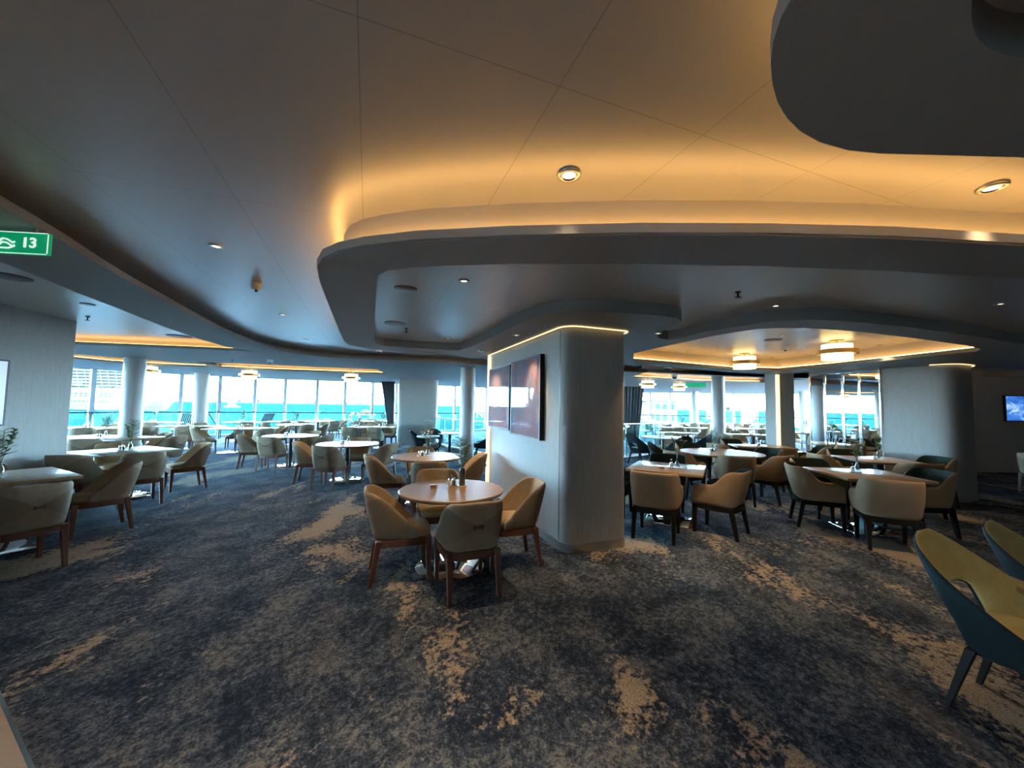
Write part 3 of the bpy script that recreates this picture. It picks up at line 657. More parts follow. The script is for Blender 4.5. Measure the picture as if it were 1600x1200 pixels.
# ------------------------------------------------------------------ chairs
def u_path(Wd, D, yf, r, ns=7, na=7, nb=6):
    pts = []
    for i in range(ns): pts.append((Wd, yf+(-D+r-yf)*i/ns, 1, 0))
    for i in range(na+1):
        a = i/na*math.pi/2; pts.append((Wd-r+r*math.cos(a), -D+r-r*math.sin(a), math.cos(a), -math.sin(a)))
    for i in range(1, nb): pts.append((Wd-r-(2*(Wd-r))*i/nb, -D, 0, -1))
    L = [(-x, y, -nx, ny) for x, y, nx, ny in pts[:ns+na+1]][::-1]
    return pts+L
def shell(name, path, hfun, zb, thick, flare, recl, bulge, mats, parent, m=6, hole=None, zbf=None, lvl=1):
    bm = bmesh.new(); K = 2*m+3; ring = []
    for i, (x, y, nx, ny) in enumerate(path):
        h = hfun(x, y); z0 = zbf(x, y) if zbf else zb; back = max(0, -ny); row = []
        def pos(s, t):
            z = z0+s*(h-z0); o = bulge(s)+flare*s - t; rc = recl*max(0, (z-.42))/.4*(.35+.65*back)
            return Vector((x+nx*o, y+ny*o-rc, z))
        for j in range(m+1): row.append(pos(j/m, 0))
        p = (pos(1, 0)+pos(1, thick))/2; p.z += thick*.35; row.append(p)
        for j in range(m, -1, -1): row.append(pos(j/m, thick*(.8+.4*(1-j/m))))
        ring.append([bm.verts.new(v) for v in row])
    n = len(ring)
    for i in range(n-1):
        for j in range(K):
            j2 = (j+1) % K
            if hole:
                i0, i1, a, b = hole
                if i0 <= i < i1:
                    if a <= j < b: continue
                    J = 2*m+2-j-1
                    if m+2 <= j < K-1 and a <= J < b: continue
            f = bm.faces.new((ring[i][j], ring[i+1][j], ring[i+1][j2], ring[i][j2]))
            f.material_index = 1 if m+1 <= j < K-1 else 0
    if hole:
        i0, i1, a, b = hole; Jf = lambda j: 2*m+2-j
        for i in range(i0, i1):
            for j in (a, b): bm.faces.new((ring[i][j], ring[i+1][j], ring[i+1][Jf(j)], ring[i][Jf(j)]))
        for j in range(a, b):
            for i in (i0, i1): bm.faces.new((ring[i][j], ring[i][j+1], ring[i][Jf(j+1)], ring[i][Jf(j)]))
    for i in (0, n-1):
        for j in range(m): bm.faces.new((ring[i][j], ring[i][j+1], ring[i][2*m+1-j], ring[i][2*m+2-j]))
        bm.faces.new((ring[i][m], ring[i][m+1], ring[i][m+2]))
    return subsurf_bake(newmesh(name, bm, mats, parent), lvl)
def sup(a, b, c=(0, 0), n=28, e=3.2, yb=None):
    out = []
    for i in range(n):
        t = 2*math.pi*i/n; ct, st = math.cos(t), math.sin(t)
        out.append((c[0]+a*math.copysign(abs(ct)**(2/e), ct), c[1]+b*math.copysign(abs(st)**(2/e), st)))
    return out
def cushion(name, a, b, cy, z0, z1, mat, parent, puff=.012, e=4):
    bm = bmesh.new(); rings = []
    prof = [(.96, z0), (1.0, z0+(z1-z0)*.3), (1.0, z0+(z1-z0)*.7), (.95, z1-.004), (.6, z1+puff*.8)]
    for k, z in prof: rings.append([bm.verts.new((x*k, cy+(y)*k, z)) for x, y in sup(a, b, (0, 0), 28, e)])
    for i in range(len(rings)-1):
        for t in range(28): bm.faces.new((rings[i][t], rings[i][(t+1) % 28], rings[i+1][(t+1) % 28], rings[i+1][t]))
    bm.faces.new(rings[0][::-1]); c = bm.verts.new((0, cy, z1+puff))
    for t in range(28): bm.faces.new((rings[-1][t], rings[-1][(t+1) % 28], c))
    return newmesh(name, bm, mat, parent, True, 60)
def leg(parent, top, foot, w0, w1, mat, ztop):
    bm = bmesh.new(); V = []
    for (x, y), z, w in ((top, ztop, w0), (foot, 0, w1)):
        V.append([bm.verts.new((x+sx*w/2, y+sy*w/2, z)) for sx, sy in ((-1, -1), (1, -1), (1, 1), (-1, 1))])
    for t in range(4): bm.faces.new((V[0][t], V[0][(t+1) % 4], V[1][(t+1) % 4], V[1][t]))
    bm.faces.new(V[0]); bm.faces.new(V[1][::-1])
    bmesh.ops.bevel(bm, geom=bm.edges[:], offset=.004, segments=1, affect='EDGES')
    return newmesh('leg', bm, mat, parent)
def rail_ring(parent, a, b, cy, z0, z1, mat, name='seat_frame', e=4):
    bm = bmesh.new(); b_slab(bm, [(x*1, y+cy) for x, y in sup(a, b, (0, 0), 32, e)], [], z0, z1); return newmesh(name, bm, mat, parent, True, 40)
# kind A: dining chair, wrapped back with sloping wings
def chairA():
    o = empty('dining_chair'); path = u_path(.235, .245, .13, .13)
    def h(x, y):
        t = min(1, max(0, (y+.20)/.31)); return .80-(.80-.47)*(t**1.12)-(.012*(x/.235)**2)
    shell('backrest', path, h, .385, .036, .022, .085, lambda s: .008*math.sin(s*3), [M['facet'], M['beige']], o)
    bm = bmesh.new(); b_box(bm, (0, -.327, .60), (.075, .014, .020), bev=.004); b_box(bm, (-.03, -.325, .60), (.02, .014, .034), bev=.004); b_box(bm, (.03, -.325, .60), (.02, .014, .034), bev=.004)
    tag(newmesh('back_tab', bm, M['walnut'], o), 'small brown tab stitched at the centre of the back')
    cushion('seat', .218, .235, .02, .38, .455, M['beige'], o)
    rail_ring(o, .238, .25, .01, .325, .39, M['walnut'])
    for sx in (-1, 1):
        leg(o, (sx*.205, .225), (sx*.208, .235), .052, .034, M['walnut'], .385); leg(o, (sx*.205, -.20), (sx*.210, -.262), .052, .034, M['walnut'], .385)
    return o
# kind B: armchair with level arms, dark frame
def chairB():
    o = empty('tub_armchair'); path = u_path(.265, .25, .25, .14, ns=10)
    def h(x, y):
        t = min(1, max(0, (y+.18)/.20)); t = t*t*(3-2*t); z = .81-(.81-.625)*t
        if y > .12: z -= .05*((y-.12)/.13)**2
        return z
    shell('backrest', path, h, .37, .040, .022, .085, lambda s: .012*math.sin(s*3), [M['tan_out'], M['darkgreen']], o)
    cushion('seat', .225, .245, .02, .37, .46, M['darkgreen'], o)
    rail_ring(o, .258, .262, .0, .315, .375, M['blackleg'])
    for sx in (-1, 1):
        leg(o, (sx*.222, .215), (sx*.222, .225), .055, .036, M['blackleg'], .37); leg(o, (sx*.222, -.205), (sx*.230, -.275), .055, .036, M['blackleg'], .37)
    return o
# kind C: shell chair with an opening low in the back
def chairC(name='shell_chair', out='teal', inn='olive', seat='olive', legm='blackleg'):
    o = empty(name); path = u_path(.275, .25, .24, .17, ns=9, na=8, nb=8); n = len(path); mid = n//2
    def h(x, y):
        u = abs(x)*.9+(y+.25); t = min(1, max(0, (u-.06)/.58)); t = t*t*(3-2*t)*.55+t*.45; return .86-.39*t
    def zb(x, y): return .33+.03*max(0, y)
    shell('backrest', path, h, .33, .035, .045, .10, lambda s: -.055*(1-s)**2, [M[out], M[inn]], o, m=8, hole=(mid-6, mid+6, 2, 4), zbf=zb)
    cushion('seat', .212, .232, .02, .365, .465, M[seat], o, e=3.0)
    rail_ring(o, .185, .19, .0, .31, .365, M[legm])
    for sx in (-1, 1):
        leg(o, (sx*.17, .17), (sx*.20, .235), .042, .026, M[legm], .335); leg(o, (sx*.17, -.16), (sx*.205, -.25), .042, .026, M[legm], .335)
    return o
PROTO = {'A': chairA, 'B': chairB, 'C': chairC, 'D': lambda: chairC('shell_chair', 'navy', 'navy', 'seatgrey')}
LOOK = {'A': 'taupe dining chair', 'B': 'tan armchair', 'C': 'olive and teal shell chair', 'D': 'black shell chair'}
CAT = {k: 'chair' for k in PROTO}
made = {}
def chair(kind, x, y, face, label, group):
    if kind not in made: made[kind] = PROTO[kind](); o = made[kind]
    else: o = copy_tree(made[kind])
    o.location = (x, y, 0); o.rotation_euler = (0, 0, face-math.pi/2); tag(o, label, 'chair', group); return o
# ------------------------------------------------------------------ tables and what stands on them
ZT = .75
def table(kind, px, py, size, rz, name_desc, z=ZT, topmat='oak', xy=None):
    p = Vector(xy) if xy else Vector(P(px, py, z)[:2])
    o = empty('round_table' if kind == 'r' else 'square_table', (p.x, p.y, 0), rz)
    bm = bmesh.new()
    if kind == 'r':
        R = size; b_lathe(bm, [(0, z-.034), (R-.02, z-.034), (R-.004, z-.026), (R, z-.017), (R, z-.006), (R-.006, z), (0, z)], 56)
    else: b_box(bm, (0, 0, z-.017), (size[0], size[1], .034), bev=.004)
    newmesh('tabletop', bm, M[topmat], o, True, 40)
    bm = bmesh.new()
    if kind == 'r': b_lathe(bm, [(.045, .02), (.045, z-.05), (.18, z-.05), (.18, z-.034)], 24)
    else: b_box(bm, (0, 0, z/2-.01), (.10, .10, z-.05)); b_box(bm, (0, 0, z-.045), (size[0]*.5, size[1]*.5, .02))
    newmesh('post', bm, M['black'], o, True, 40)
    bm = bmesh.new(); br = min(.33, (size if kind == 'r' else min(size)/2)*.66)
    if kind == 'r': b_lathe(bm, [(0, 0), (br, 0), (br, .012), (br-.012, .020), (0, .022)], 48)
    else: b_box(bm, (0, 0, .011), (size[0]*.6, size[1]*.55, .022), bev=.004)
    newmesh('base', bm, M['chrome'], o, True, 40)
    tag(o, name_desc, 'table'); return o, p
# vase with sprigs
def leafshape(bm, base, d, L, wd, mat=0):
    d = d.normalized(); s = d.cross(Vector((0, 0, 1))); s = s.normalized() if s.length > .01 else Vector((1, 0, 0)); up = s.cross(d)
    pr = []
    for t, w in ((0, .1), (.25, .8), (.5, 1), (.75, .7), (1, .05)):
        c = base+d*L*t+up*(-.15*L*t*t); pr.append((bm.verts.new(c-s*wd*w/2), bm.verts.new(c+up*wd*.12), bm.verts.new(c+s*wd*w/2)))
    for a, b in zip(pr, pr[1:]):
        for k in (0, 1): bm.faces.new((a[k], a[k+1], b[k+1], b[k])).material_index = mat
def vaseproto(kind):
    o = empty('bud_vase'); bm = bmesh.new()
    if kind == 'grey': b_lathe(bm, [(0, 0), (.030, 0), (.032, .01), (.032, .15), (.026, .175), (.024, .18), (.020, .175), (.026, .02), (0, .02)], 20)
    else: b_lathe(bm, [(0, 0), (.030, 0), (.036, .03), (.026, .07), (.016, .11), (.018, .14), (.014, .14), (.022, .07), (0, .012)], 20)
    newmesh('vase_body', bm, M['greyvase'] if kind == 'grey' else M['glass'], o, True, 50)
    bm = bmesh.new(); b_lathe(bm, [(0, 0), (.05, 0), (.052, .006), (0, .004)], 20); newmesh('coaster', bm, M['white'], o)
    return o
def sprigproto(kind):
    o = empty('flower_sprig' if kind == 'flower' else 'leafy_sprig'); rg = random.Random(3 if kind == 'flower' else 5)
    bs, bl, bf = bmesh.new(), bmesh.new(), bmesh.new()
    ns = 5 if kind == 'flower' else 4
    for i in range(ns):
        a = i*2.4+rg.random(); lean = .05+.10*rg.random(); hh = .20+.13*rg.random()
        if kind == 'leafy': hh = .26+.1*rg.random(); lean = .04+.09*i/ns
        pts = [Vector((0, 0, .02)), Vector((.006*math.cos(a), .006*math.sin(a), .15)), Vector((lean*.5*math.cos(a), lean*.5*math.sin(a), .15+hh*.5)), Vector((lean*math.cos(a), lean*math.sin(a), .12+hh))]
        b_tube(bs, pts, .003, 5)
        for k in range(14 if kind == 'leafy' else 7):
            t = (k % 9)/8; q_ = pts[2].lerp(pts[3], t) if k > 3 else pts[1].lerp(pts[2], .3+.2*k)
            aa = a+(1.5 if k % 2 else -1.5)+rg.random()*.5; d = Vector((math.cos(aa), math.sin(aa), .55))
            leafshape(bl, q_, d, (.105 if kind == 'leafy' else .07)*(1.1-.4*t), .030 if kind == 'leafy' else .016)
        if kind == 'flower':
            for k in range(4):
                c = pts[3]+Vector((rg.uniform(-.025, .025), rg.uniform(-.025, .025), rg.uniform(-.05, .02)))
                for w in range(5):
                    aa = w*1.257+rg.random(); leafshape(bf, c, Vector((math.cos(aa), math.sin(aa), .35)), .024, .018)
    newmesh('stem', bs, M['stem'], o); newmesh('leaves', bl, M['leaf'], o)
    if kind == 'flower': newmesh('blossoms', bf, M['petal'], o)
    else: bf.free()
    return o
def shakerproto():
    o = empty('condiment_stand'); bm = bmesh.new(); b_box(bm, (0, 0, .006), (.10, .055, .012), bev=.003); b_tube(bm, [(0, 0, .01), (0, 0, .11), (0, .012, .118), (0, 0, .126), (0, -.012, .118), (0, 0, .11)], .003, 6); newmesh('holder', bm, M['chrome'], o)
    for sx, mt in ((-1, 'napkin'), (1, 'greyvase')):
        bm = bmesh.new(); b_lathe(bm, [(0, .012), (.018, .012), (.019, .05), (.014, .062), (0, .062)], 14, (sx*.024, 0, 0)); j = newmesh('shaker', bm, M[mt], o, True, 50)
        bm = bmesh.new(); b_lathe(bm, [(.015, .062), (.015, .076), (.008, .084), (0, .085)], 14, (sx*.024, 0, 0)); newmesh('shaker_cap', bm, M['chrome'], j, True, 50)
    return o
def blockproto():
    bm = bmesh.new(); b_box(bm, (0, 0, .017), (.058, .042, .034), bev=.004); return newmesh('wooden_block', bm, M['amber'])
props = {}
def prop(key, fn, loc, rz, label, cat, group, sc=1):
    if key not in props: props[key] = fn(); o = props[key]
    else: o = copy_tree(props[key])
    o.location = loc; o.rotation_euler = (0, 0, rz); o.scale = (sc,)*3; tag(o, label, cat, group); return o
def dress(p, z, desc, kind='flower', vase='glass', off=(0, 0), sc=1, block=False):
    x, y = p.x+off[0], p.y+off[1]; rz = random.random()*6
    prop('v'+vase, lambda: vaseproto(vase), (x, y, z), rz, ('dark grey bottle vase' if vase == 'grey' else 'small clear bud vase')+' on '+desc, 'vase', 'bud vases on the tables', sc)
    prop('s'+kind, lambda: sprigproto(kind), (x, y, z+.006), rz, ('cream-flowered sprig' if kind == 'flower' else 'green leafy sprig')+' in the vase on '+desc, 'flowers' if kind == 'flower' else 'foliage', 'sprigs in the vases', sc)
    prop('sh', shakerproto, (x-.10, y-.04, z), rz*.2, 'salt and pepper stand beside the vase on '+desc, 'condiment stand', 'salt and pepper stands', sc)
    if block: prop('bl', blockproto, (x-.27, y-.13, z), .2, 'small wooden block on '+desc, 'block', 'small wooden blocks', 1)
D2R = math.radians
SIDES = {'L': {'L': 'ship side', 'R': 'grey wall side'}, 'R': {'L': 'grey wall side', 'R': 'mirror side'}}
def side_words(phi, zone):
    v = SIDES[zone]; s = round(((phi+360) % 360)/45) % 8
    return {0: v['R'], 1: 'far '+v['R'], 2: 'far side', 3: 'far '+v['L'], 4: v['L'], 5: 'near '+v['L'], 6: 'near side', 7: 'near '+v['R']}[s]
grp = {'A': 'taupe dining chairs', 'B': 'tan armchairs', 'C': 'olive and teal shell chairs', 'D': 'black shell chairs'}
def seat_around(p, desc, kinds, phis, d, zone, face_off=0):
    for i, ph in enumerate(phis):
        ph, dd, k = (ph+(None,)*3)[:3] if isinstance(ph, tuple) else (ph, None, None)
        dd = dd or d; k = k or kinds
        a = D2R(ph); x, y = p.x+dd*math.cos(a), p.y+dd*math.sin(a)
        chair(k, x, y, a+math.pi+D2R(random.uniform(-4, 4)), '%s, %s of %s' % (LOOK[k], side_words(ph, zone), desc), grp[k])
def setting(shape, px, py, size, rz, look, desc, kinds, phis, d, zone, deco='flower', vase='glass', block=False, z=ZT, xy=None, dsc=1, off=(0, 0), topmat='oak'):
    o, p = table(shape, px, py, size, D2R(rz), look, z, topmat, xy)
    seat_around(p, desc, kinds, phis, d, zone)
    if deco: dress(p, z, desc, deco, vase, off, dsc, block)
    return p
# --- open floor, west part
setting('r', 706, 764, .51, 20, 'round oak table standing alone in front of the grey wall', 'the closest round table', 'A', [(201, .47), (-64, .47), (16, .60), (112, .58)], .6, 'L', 'leafy', 'grey', True, off=(.08, .16))
setting('r', 668, 712.5, .56, 20, 'round oak table between the closest round table and the window column', 'the second round table by the grey wall', 'A', [(205, .62), (-75, .72), (8, .62), (112, .60)], .62, 'L')
setting('r', 544, 693, .60, 20, 'round pale-topped table in the middle of the aisle carpet', 'the pale round table in the aisle', 'A', [(200, .66), (-92, .70), (-12, .72), (95, .64)], .66, 'L')
setting('r', 455, 680.5, .62, 20, 'round pale-topped table next beyond the aisle table', 'the pale round table beyond the aisle one', 'A', [(205, .78), (-88, .76), (-8, .74), (85, .68)], .7, 'L')
setting('q', 0, 0, (1.05, 1.05), -28, 'square oak table under the wall with the lilac screen', 'the square table by the lilac screen', 'A', [(-25, .92), (60, .80), (150, .74)], .8, 'L', 'leafy', xy=(-5.36, 4.02), off=(-.05, .1))
setting('q', 0, 0, (1.06, 1.0), -21, 'square white-lit table past the corner of the screen wall', 'the square table at the wall corner', 'A', [(-33, .76), (55, .78), (145, .76), (-84, .74)], .7, 'L', 'leafy', xy=(-6.30, 6.36), off=(.05, 0))
setting('q', 165, 683, (1.9, 1.0), -8, 'long white-lit table half hidden behind the wall corner', 'the long table behind the wall corner', 'A', [(-115, .8), (-60, .8), (120, .8), (60, .8), (5, 1.25)], .8, 'L', 'leafy')
setting('q', 140, 668, (1.7, .9), 0, 'white-lit table beyond the long one near the ship window', 'the table before the ship window', 'A', [(-110, .75), (-50, .8), (110, .75), (20, 1.15)], .8, 'L', 'leafy')
setting('q', 300, 665.5, (1.7, .75), 12, 'white-lit table in front of the slim window column', 'the table by the slim window column', 'A', [(-150, .95), (-60, .80), (115, .75), (25, 1.2)], .8, 'L')
setting('q', 378, 669, (1.8, .9), 10, 'white-lit long table between window column and round tables', 'the long table past the window column', 'A', [(-160, .95), (-25, 1.0), (120, .72), (50, .98)], .8, 'L')
setting('q', 243, 659.5, (1.5, .7), 14, 'narrow white-lit table right against the harbour window', 'the narrow table at the harbour window', 'A', [(-120, .75), (-55, .75)], .8, 'L', 'leafy')
setting('q', 380, 659.2, (1.2, .7), 14, 'narrow window table behind the long white one', 'the narrow window table behind the long one', 'A', [(-50, .85)], .8, 'L', 'leafy')
setting('r', 463, 663, .66, 0, 'round pale table farther along the windows', 'the small round table near the windows', 'A', [(200, .8), (-40, .85), (100, .72), (20, .8)], .7, 'L', 'leafy')
setting('r', 497, 657.5, .8, 0, 'round pale table close to the harbour windows', 'the round table close to the windows', 'A', [(200, .95), (-30, 1.0), (100, .8), (-100, .9), (50, 1.0)], .8, 'L', 'leafy')
p_ = setting('q', 561, 667, (.80, .8), 0, 'square table before the slanted curtain, away from the dark pillar', 'the outer square table by the curtain', 'A', [(-90, .68), (90, .68)], .8, 'L')
setting('q', 598, 667, (.80, .8), 0, 'square table before the slanted curtain, against the dark pillar', 'the square table beside the dark pillar', 'A', [(-90, .68), (90, .68)], .8, 'L', 'leafy')
setting('q', 572, 658, (.85, .8), 0, 'small far table in front of the last window', 'the small far table at the last window', 'A', [(-90, .7), (90, .7)], .8, 'L', 'leafy')
setting('q', 602, 657.5, (.85, .8), 0, 'small far table behind the slanted curtain edge', 'the far table at the curtain edge', 'A', [(-90, .7), (90, .7)], .8, 'L', 'leafy')
setting('q', 440, 658.5, (1.2, .7), 10, 'small window table behind the pale round tables', 'the small window table behind the round ones', 'A', [(-50, .75)], .8, 'L', None)
# --- by the dark pillar and the stairwell
setting('r', 703, 676, .40, 0, 'small white table between dark pillar and stair balustrade', 'the white table by the dark pillar', 'D', [(190, .8), (0, 1.0)], .8, 'L', None, topmat='white')
setting('r', 669, 681, .30, 0, 'low pale table in front of the dark pillar', 'the low table at the dark pillar', 'D', [(95, .72)], .8, 'L', 'flower', topmat='white')
# --- east part
setting('q', 0, 0, (.95, .95), -29, 'square oak table beside the rounded end of the grey wall', 'the square table at the grey wall end', 'B', [(-122, .72), (-43, .66), (68, .78), (150, .78)], .75, 'R', xy=(2.22, 5.50), off=(.12, -.05), block=True)
setting('r', 1126, 706.5, .74, 0, 'wide round pale table with armchairs beyond the square one', 'the wide round table', 'B', [(-105, .88), (-58, .84), (10, .9), (98, .88), (143, .98, 'D'), (205, .98)], .9, 'R', off=(-.05, .1))
setting('q', 1190, 697, (1.2, .8), -15, 'oak table before the slim pillar with the gold strip', 'the table at the gold-lit pillar', 'B', [(-100, .75), (-25, .90), (100, .75), (190, .95)], .8, 'R')
setting('q', 0, 0, (.98, .95), -9, 'square oak table with four tan armchairs before the mirrors', 'the square table before the mirrors', 'B', [(158, .52), (-116, .66), (-3, .66), (92, .72)], .7, 'R', xy=(4.75, 5.22), block=False, off=(.02, .12))
setting('q', 0, 0, (.95, .95), -12, 'square oak table close against the grey pillar wall', 'the square table at the pillar wall', 'B', [(170, .7), (-100, .68), (-5, .75), (80, .72)], .75, 'R', xy=(6.45, 6.80))
setting('r', 1036, 682.5, .62, 0, 'small white round table by the glass balustrade', 'the white table by the balustrade', 'D', [(200, .82), (-85, .85), (-12, .9), (60, .78, 'A')], .8, 'R', 'flower', topmat='white')
setting('q', 1057, 676, (1.1, .8), 0, 'white-lit table behind the balustrade table', 'the table behind the balustrade one', 'A', [(-120, .7), (-20, .95), (90, .7)], .8, 'R', None)
setting('q', 1066, 668, (2.4, .9), 0, 'long white-lit table running toward the far column', 'the long far table', 'A', [(-50, .85), (-120, .85), (60, .8), (110, .8), (15, 1.5)], .8, 'R', 'leafy')
setting('q', 1176, 679, (1.7, .9), -5, 'white-lit table between round column and slim pillar', 'the table between column and slim pillar', 'A', [(-80, .75), (-160, 1.1), (90, .75)], .8, 'R', 'leafy')
setting('q', 1184, 670, (2.0, .9), 0, 'far white-lit table behind the one at the column', 'the far table behind the column one', 'A', [(-110, .8), (-60, .8), (100, .8), (190, 1.3)], .8, 'R', 'leafy')
setting('q', 1095, 662, (2.6, .9), 0, 'farthest long table under the far windows', 'the farthest table under the windows', 'A', [(-130, 1.1), (-50, 1.0), (130, .9), (50, .9)], .8, 'R', 'leafy')
setting('q', 1160, 661.5, (2.4, .9), 0, 'farthest table under the far windows beside the slim pillar', 'the last table beside the slim pillar', 'A', [(-130, 1.1), (-50, 1.0), (130, .9), (50, .9)], .8, 'R', 'leafy')
setting('q', 1020, 662, (1.6, .8), 0, 'far table seen through the balustrade glass', 'the table behind the balustrade glass', 'A', [(-120, .8), (-50, .8)], .8, 'R', 'leafy')
setting('q', 1262, 676, (1.6, .9), 0, 'far table showing between slim pillar and mirrors', 'the table between pillar and mirrors', 'A', [(-110, .8), (-60, .8), (90, .8)], .8, 'R', 'leafy')
# near corner: two shell chairs and the corner of their table
chair('C', 2.685, 2.035, D2R(-66), 'large olive and teal shell chair, the closest of all', grp['C'])
chair('C', 3.37, 2.26, D2R(-62), 'second olive and teal shell chair behind the closest one', grp['C'])
setting('q', 0, 0, (.34, .34), -20, 'small oak side table peeking in between the two shell chairs', 'the corner table', 'C', [], .7, 'R', None, xy=(3.06, 2.20), z=.60)
# slatted loungers standing at the windows
def lounger():
    o = empty('slatted_lounger'); bm = bmesh.new()
    for k in range(8): b_box(bm, (-.22+k*.063, .0, 0), (.03, .03, .80))
    for v in bm.verts: v.co = Matrix.Translation((0, -.28, .72)) @ Matrix.Rotation(.55, 4, 'X') @ v.co
    newmesh('backrest', bm, M['blackleg'], o)
    bm = bmesh.new(); b_box(bm, (0, .16, .40), (.52, .62, .05), bev=.015); newmesh('seat', bm, M['white'], o, True, 40)
    for sx in (-1, 1):
        for y0 in (-.10, .42): leg(o, (sx*.23, y0), (sx*.24, y0), .04, .035, M['blackleg'], .38)
    return o
lg = None
for px, y_, fa, lab in ((288, 15.7, 150, 'dark slatted lounger by the slim window column'), (349, 16.4, 30, 'dark slatted lounger facing away by the middle windows'), (409, 17.4, 160, 'dark slatted lounger beyond the small window tables')):
    o = lg = lounger() if lg is None else copy_tree(lg); d = ray(px, 660); o.location = (d.x*y_/d.y, y_, 0); o.rotation_euler = (0, 0, D2R(fa-90)); tag(o, lab, 'lounger', 'slatted loungers at the windows')
# beyond the rounded pillar
setting('r', 0, 0, .5, 0, 'round table hidden partly beyond the rounded pillar', 'the table beyond the rounded pillar', 'A', [(195, .72), (-70, .72)], .7, 'R', 'leafy', xy=(11.4, 8.0))
# life ring on the guard rail, small far exit sign
d_ = ray(554, 657); yy = 18.7; r = empty('life_ring', (d_.x*yy/d_.y, yy, .86)); tag(r, 'white and red life ring at the windows near the slanted curtain', 'life ring')
for nm, mt, a0_, a1_ in [('ring_section', 'white', k*90, k*90+62) for k in range(4)]+[('ring_band', 'redband', k*90+62, k*90+90) for k in range(4)]:
    bm = bmesh.new(); b_tube(bm, [(.24*math.cos(D2R(a0_+(a1_-a0_)*t/8)), 0, .24*math.sin(D2R(a0_+(a1_-a0_)*t/8))) for t in range(9)], .055, 10)
    if mt == 'redband' and mt not in M: M['redband'] = pm('red_band', (.45, .10, .07), .6)
    newmesh(nm, bm, M[mt], r, True, 50)
bm = bmesh.new(); b_tube(bm, [(0, .0, -.24), (0, .02, -.86)], .02, 8); newmesh('stand', bm, M['steel'], r)
p = P(1088, 601.5, ZS-.1); r = empty('exit_sign', (p.x, p.y, ZS-.1)); tag(r, 'small green sign high up far beyond the balustrade', 'sign')
bm = bmesh.new(); b_box(bm, (0, 0, 0), (.75, .03, .16), bev=.01); newmesh('sign_plate', bm, M['green'], r)
bm = bmesh.new(); b_box(bm, (0, 0, .13), (.03, .02, .12)); newmesh('hanger', bm, M['steel'], r)
# ------------------------------------------------------------------ outside: sea, ship, far coast
SEA = -18.4
m = pm('turquoise_sea', (.03, .22, .26), 1.0, spec=0.0); q = N(m); c = q.noise(q.coord((.004, .02, 1)), 1.0, 6, .6)
q.l(q.ramp(c, [(.3, (.0035, .0145, .0098)), (.7, (.0060, .0190, .0125))]), q.b.inputs['Base Color']); M['sea'] = m
bm = bmesh.new(); b_slab(bm, [(-7000, 28), (7000, 28), (7000, 7000), (-7000, 7000)], [], SEA-1, SEA); b_slab(bm, [(-7000, -4000), (-21, -4000), (-21, 28), (-7000, 28)], [], SEA-1, SEA); tag(newmesh('sea', bm, M['sea']), kind='structure')
M['shipwhite'] = pm('ship_white', (.082, .062, .047), .8, spec=0); M['shipglass'] = pm('ship_glass', (.0140, .0190, .0150), .8, spec=.1); M['land'] = pm('hazy_land', (.040, .026, .0195), 1, spec=0)
def ship():
    d0 = ray(272, 634); bow = Vector((d0.x, d0.y)).normalized()*980; dirv = Vector((-1, -.10)).normalized()
    r = empty('cruise_ship', (bow.x, bow.y, SEA), math.atan2(dirv.y, dirv.x)); tag(r, 'huge white cruise ship moored across the turquoise water', 'ship')
    bm = bmesh.new()
    rows = []
    for z, x0, w in ((0, 14, 15), (9, 6, 18), (18, 0, 19)):
        rows.append([bm.verts.new(v) for v in [(x0, 0, z), (x0+28, -w*.7, z), (x0+60, -w, z), (330, -w, z), (330, w, z), (x0+60, w, z), (x0+28, w*.7, z)]])
    for a, b in zip(rows, rows[1:]):
        for t in range(7): bm.faces.new((a[t], a[(t+1) % 7], b[(t+1) % 7], b[t]))
    bm.faces.new(rows[-1]); bm.faces.new(rows[0][::-1]); newmesh('hull', bm, M['shipwhite'], r)
    bm = bmesh.new()
    b_box(bm, (188, 0, 23), (284, 34, 10)); b_box(bm, (192, 0, 33), (276, 33, 10)); newmesh('lower_superstructure', bm, M['shipwhite'], r)
    for k in range(7):
        x0 = 62 + k*1.2; zk = 38+k*5.6; bm = bmesh.new(); b_box(bm, ((x0+326)/2, 0, zk+1.3), (326-x0, 34, 2.7)); b_box(bm, ((x0+326)/2+3, 0, zk+4.1), (320-x0, 30, 2.9), mat=1)
        for q_ in range(20):
            for sy in (-1, 1): b_box(bm, (x0+12+q_*13, sy*15.6, zk+4.1), (1.2, 1.4, 2.9))
        newmesh('deck', bm, [M['shipwhite'], M['shipglass']], r)
    for zz, n in ((15.5, 36), (25.5, 30), (30, 30)):
        for sy in (-1, 1):
            bm = bmesh.new()
            for q_ in range(n): b_box(bm, (64+q_*250/n, sy*(19 if zz < 18 else 17.2), zz), (4, .8, 1.8))
            newmesh('window_row', bm, M['shipglass'], r)
ship()
dcoast = [(-1, 0)]
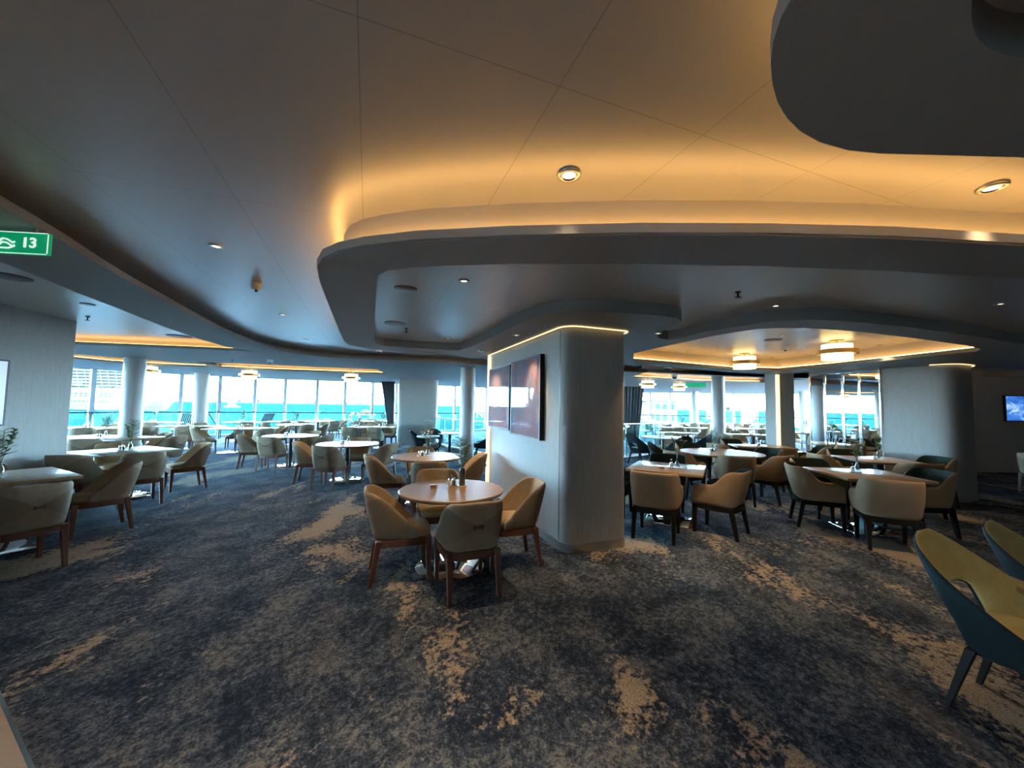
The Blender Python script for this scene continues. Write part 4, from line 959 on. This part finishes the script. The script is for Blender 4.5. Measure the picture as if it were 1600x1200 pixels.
def land(x0, x1, y, hmax, name, label, seed, n=60):
    rg = random.Random(seed); bm = bmesh.new(); top = []; base = []
    for i in range(n+1):
        x = x0+(x1-x0)*i/n; h = hmax*(.35+.65*abs(math.sin(i*.31+seed)))*min(1, i/4, (n-i)/4)+rg.random()*hmax*.25
        base.append((x, y)); top.append(h)
    A_ = [bm.verts.new((x, y, SEA)) for x, y in base]; B_ = [bm.verts.new((x, y+60, SEA+h)) for (x, y), h in zip(base, top)]; C_ = [bm.verts.new((x, y+400, SEA)) for x, y in base]
    for i in range(n): bm.faces.new((A_[i], A_[i+1], B_[i+1], B_[i])); bm.faces.new((B_[i], B_[i+1], C_[i+1], C_[i]))
    for q_ in range(14):
        x = rg.uniform(x0, x1); hh = hmax*rg.uniform(.8, 2.0); b_box(bm, (x, y+50, SEA+hh/2), (rg.uniform(18, 60), 30, hh))
    tag(newmesh('hills', bm, M['land']), kind='structure')
land(-3600, -900, 4300, 26, 'hills', '', 2); land(-900, 900, 5200, 22, 'hills', '', 4); land(900, 4200, 4200, 24, 'hills', '', 6)
def boat(px, dist, label, s=1):
    d = ray(px, 630); v = Vector((d.x, d.y)).normalized()*dist
    r = empty('motor_boat', (v.x, v.y, SEA), .2); tag(r, label, 'boat'); r.scale = (s, s, s)
    bm = bmesh.new(); b_slab(bm, [(-9, -2.5), (5, -2.5), (9, 0), (5, 2.5), (-9, 2.5)], [], 0, 2.4); newmesh('hull', bm, M['shipwhite'], r)
    bm = bmesh.new(); b_box(bm, (-1, 0, 3.6), (9, 4, 2.4), bev=.3); b_box(bm, (-1.5, 0, 5.4), (5, 3, 1.4), bev=.2); newmesh('cabin', bm, M['shipwhite'], r)
boat(364, 1500, 'white boat on the water seen above the long white table', 2.6); boat(573.5, 700, 'white boat on the water near the slanted curtain', 1.6)
# quay and terminal to the east
M['quay'] = pm('pale_quay', (.075, .055, .040), .9, spec=.1); M['roofw'] = pm('terminal_roof', (.035, .032, .025), .8, spec=.1)
bm = bmesh.new(); b_slab(bm, [(14, 60), (230, 70), (260, 330), (60, 330)], [], SEA, SEA+2.5); tag(newmesh('ground', bm, M['quay']), kind='structure')
def building(px, dist, w, h, dpt, label, floors=4):
    d = ray(px, 640); v = Vector((d.x, d.y)).normalized()*dist
    r = empty('harbour_building', (v.x, v.y, SEA+2.5), 0); tag(r, label, 'building')
    bm = bmesh.new(); b_box(bm, (0, 0, h/2), (w, dpt, h)); newmesh('walls', bm, M['quay'], r)
    bm = bmesh.new(); b_box(bm, (0, 0, h+.3), (w+1.5, dpt+1.5, .6)); newmesh('roof', bm, M['roofw'], r)
    for k in range(floors):
        bm = bmesh.new(); zz = h*(k+.55)/floors
        for q_ in range(int(w/3.2)): b_box(bm, (-w/2+2+q_*3.2, -dpt/2, zz), (1.9, .3, h/floors*.45))
        newmesh('window_row', bm, M['shipglass'], r)
building(1026, 190, 14, 20.5, 12, 'white four-storey harbour building beside the slanted curtain', 4)
building(1001, 330, 12, 20, 14, 'taller pale building behind the harbour building', 5)
building(1085, 260, 60, 7, 20, 'long low terminal roof under the horizon line', 1)
building(1190, 150, 45, 6, 14, 'low terminal building behind the far column', 1)
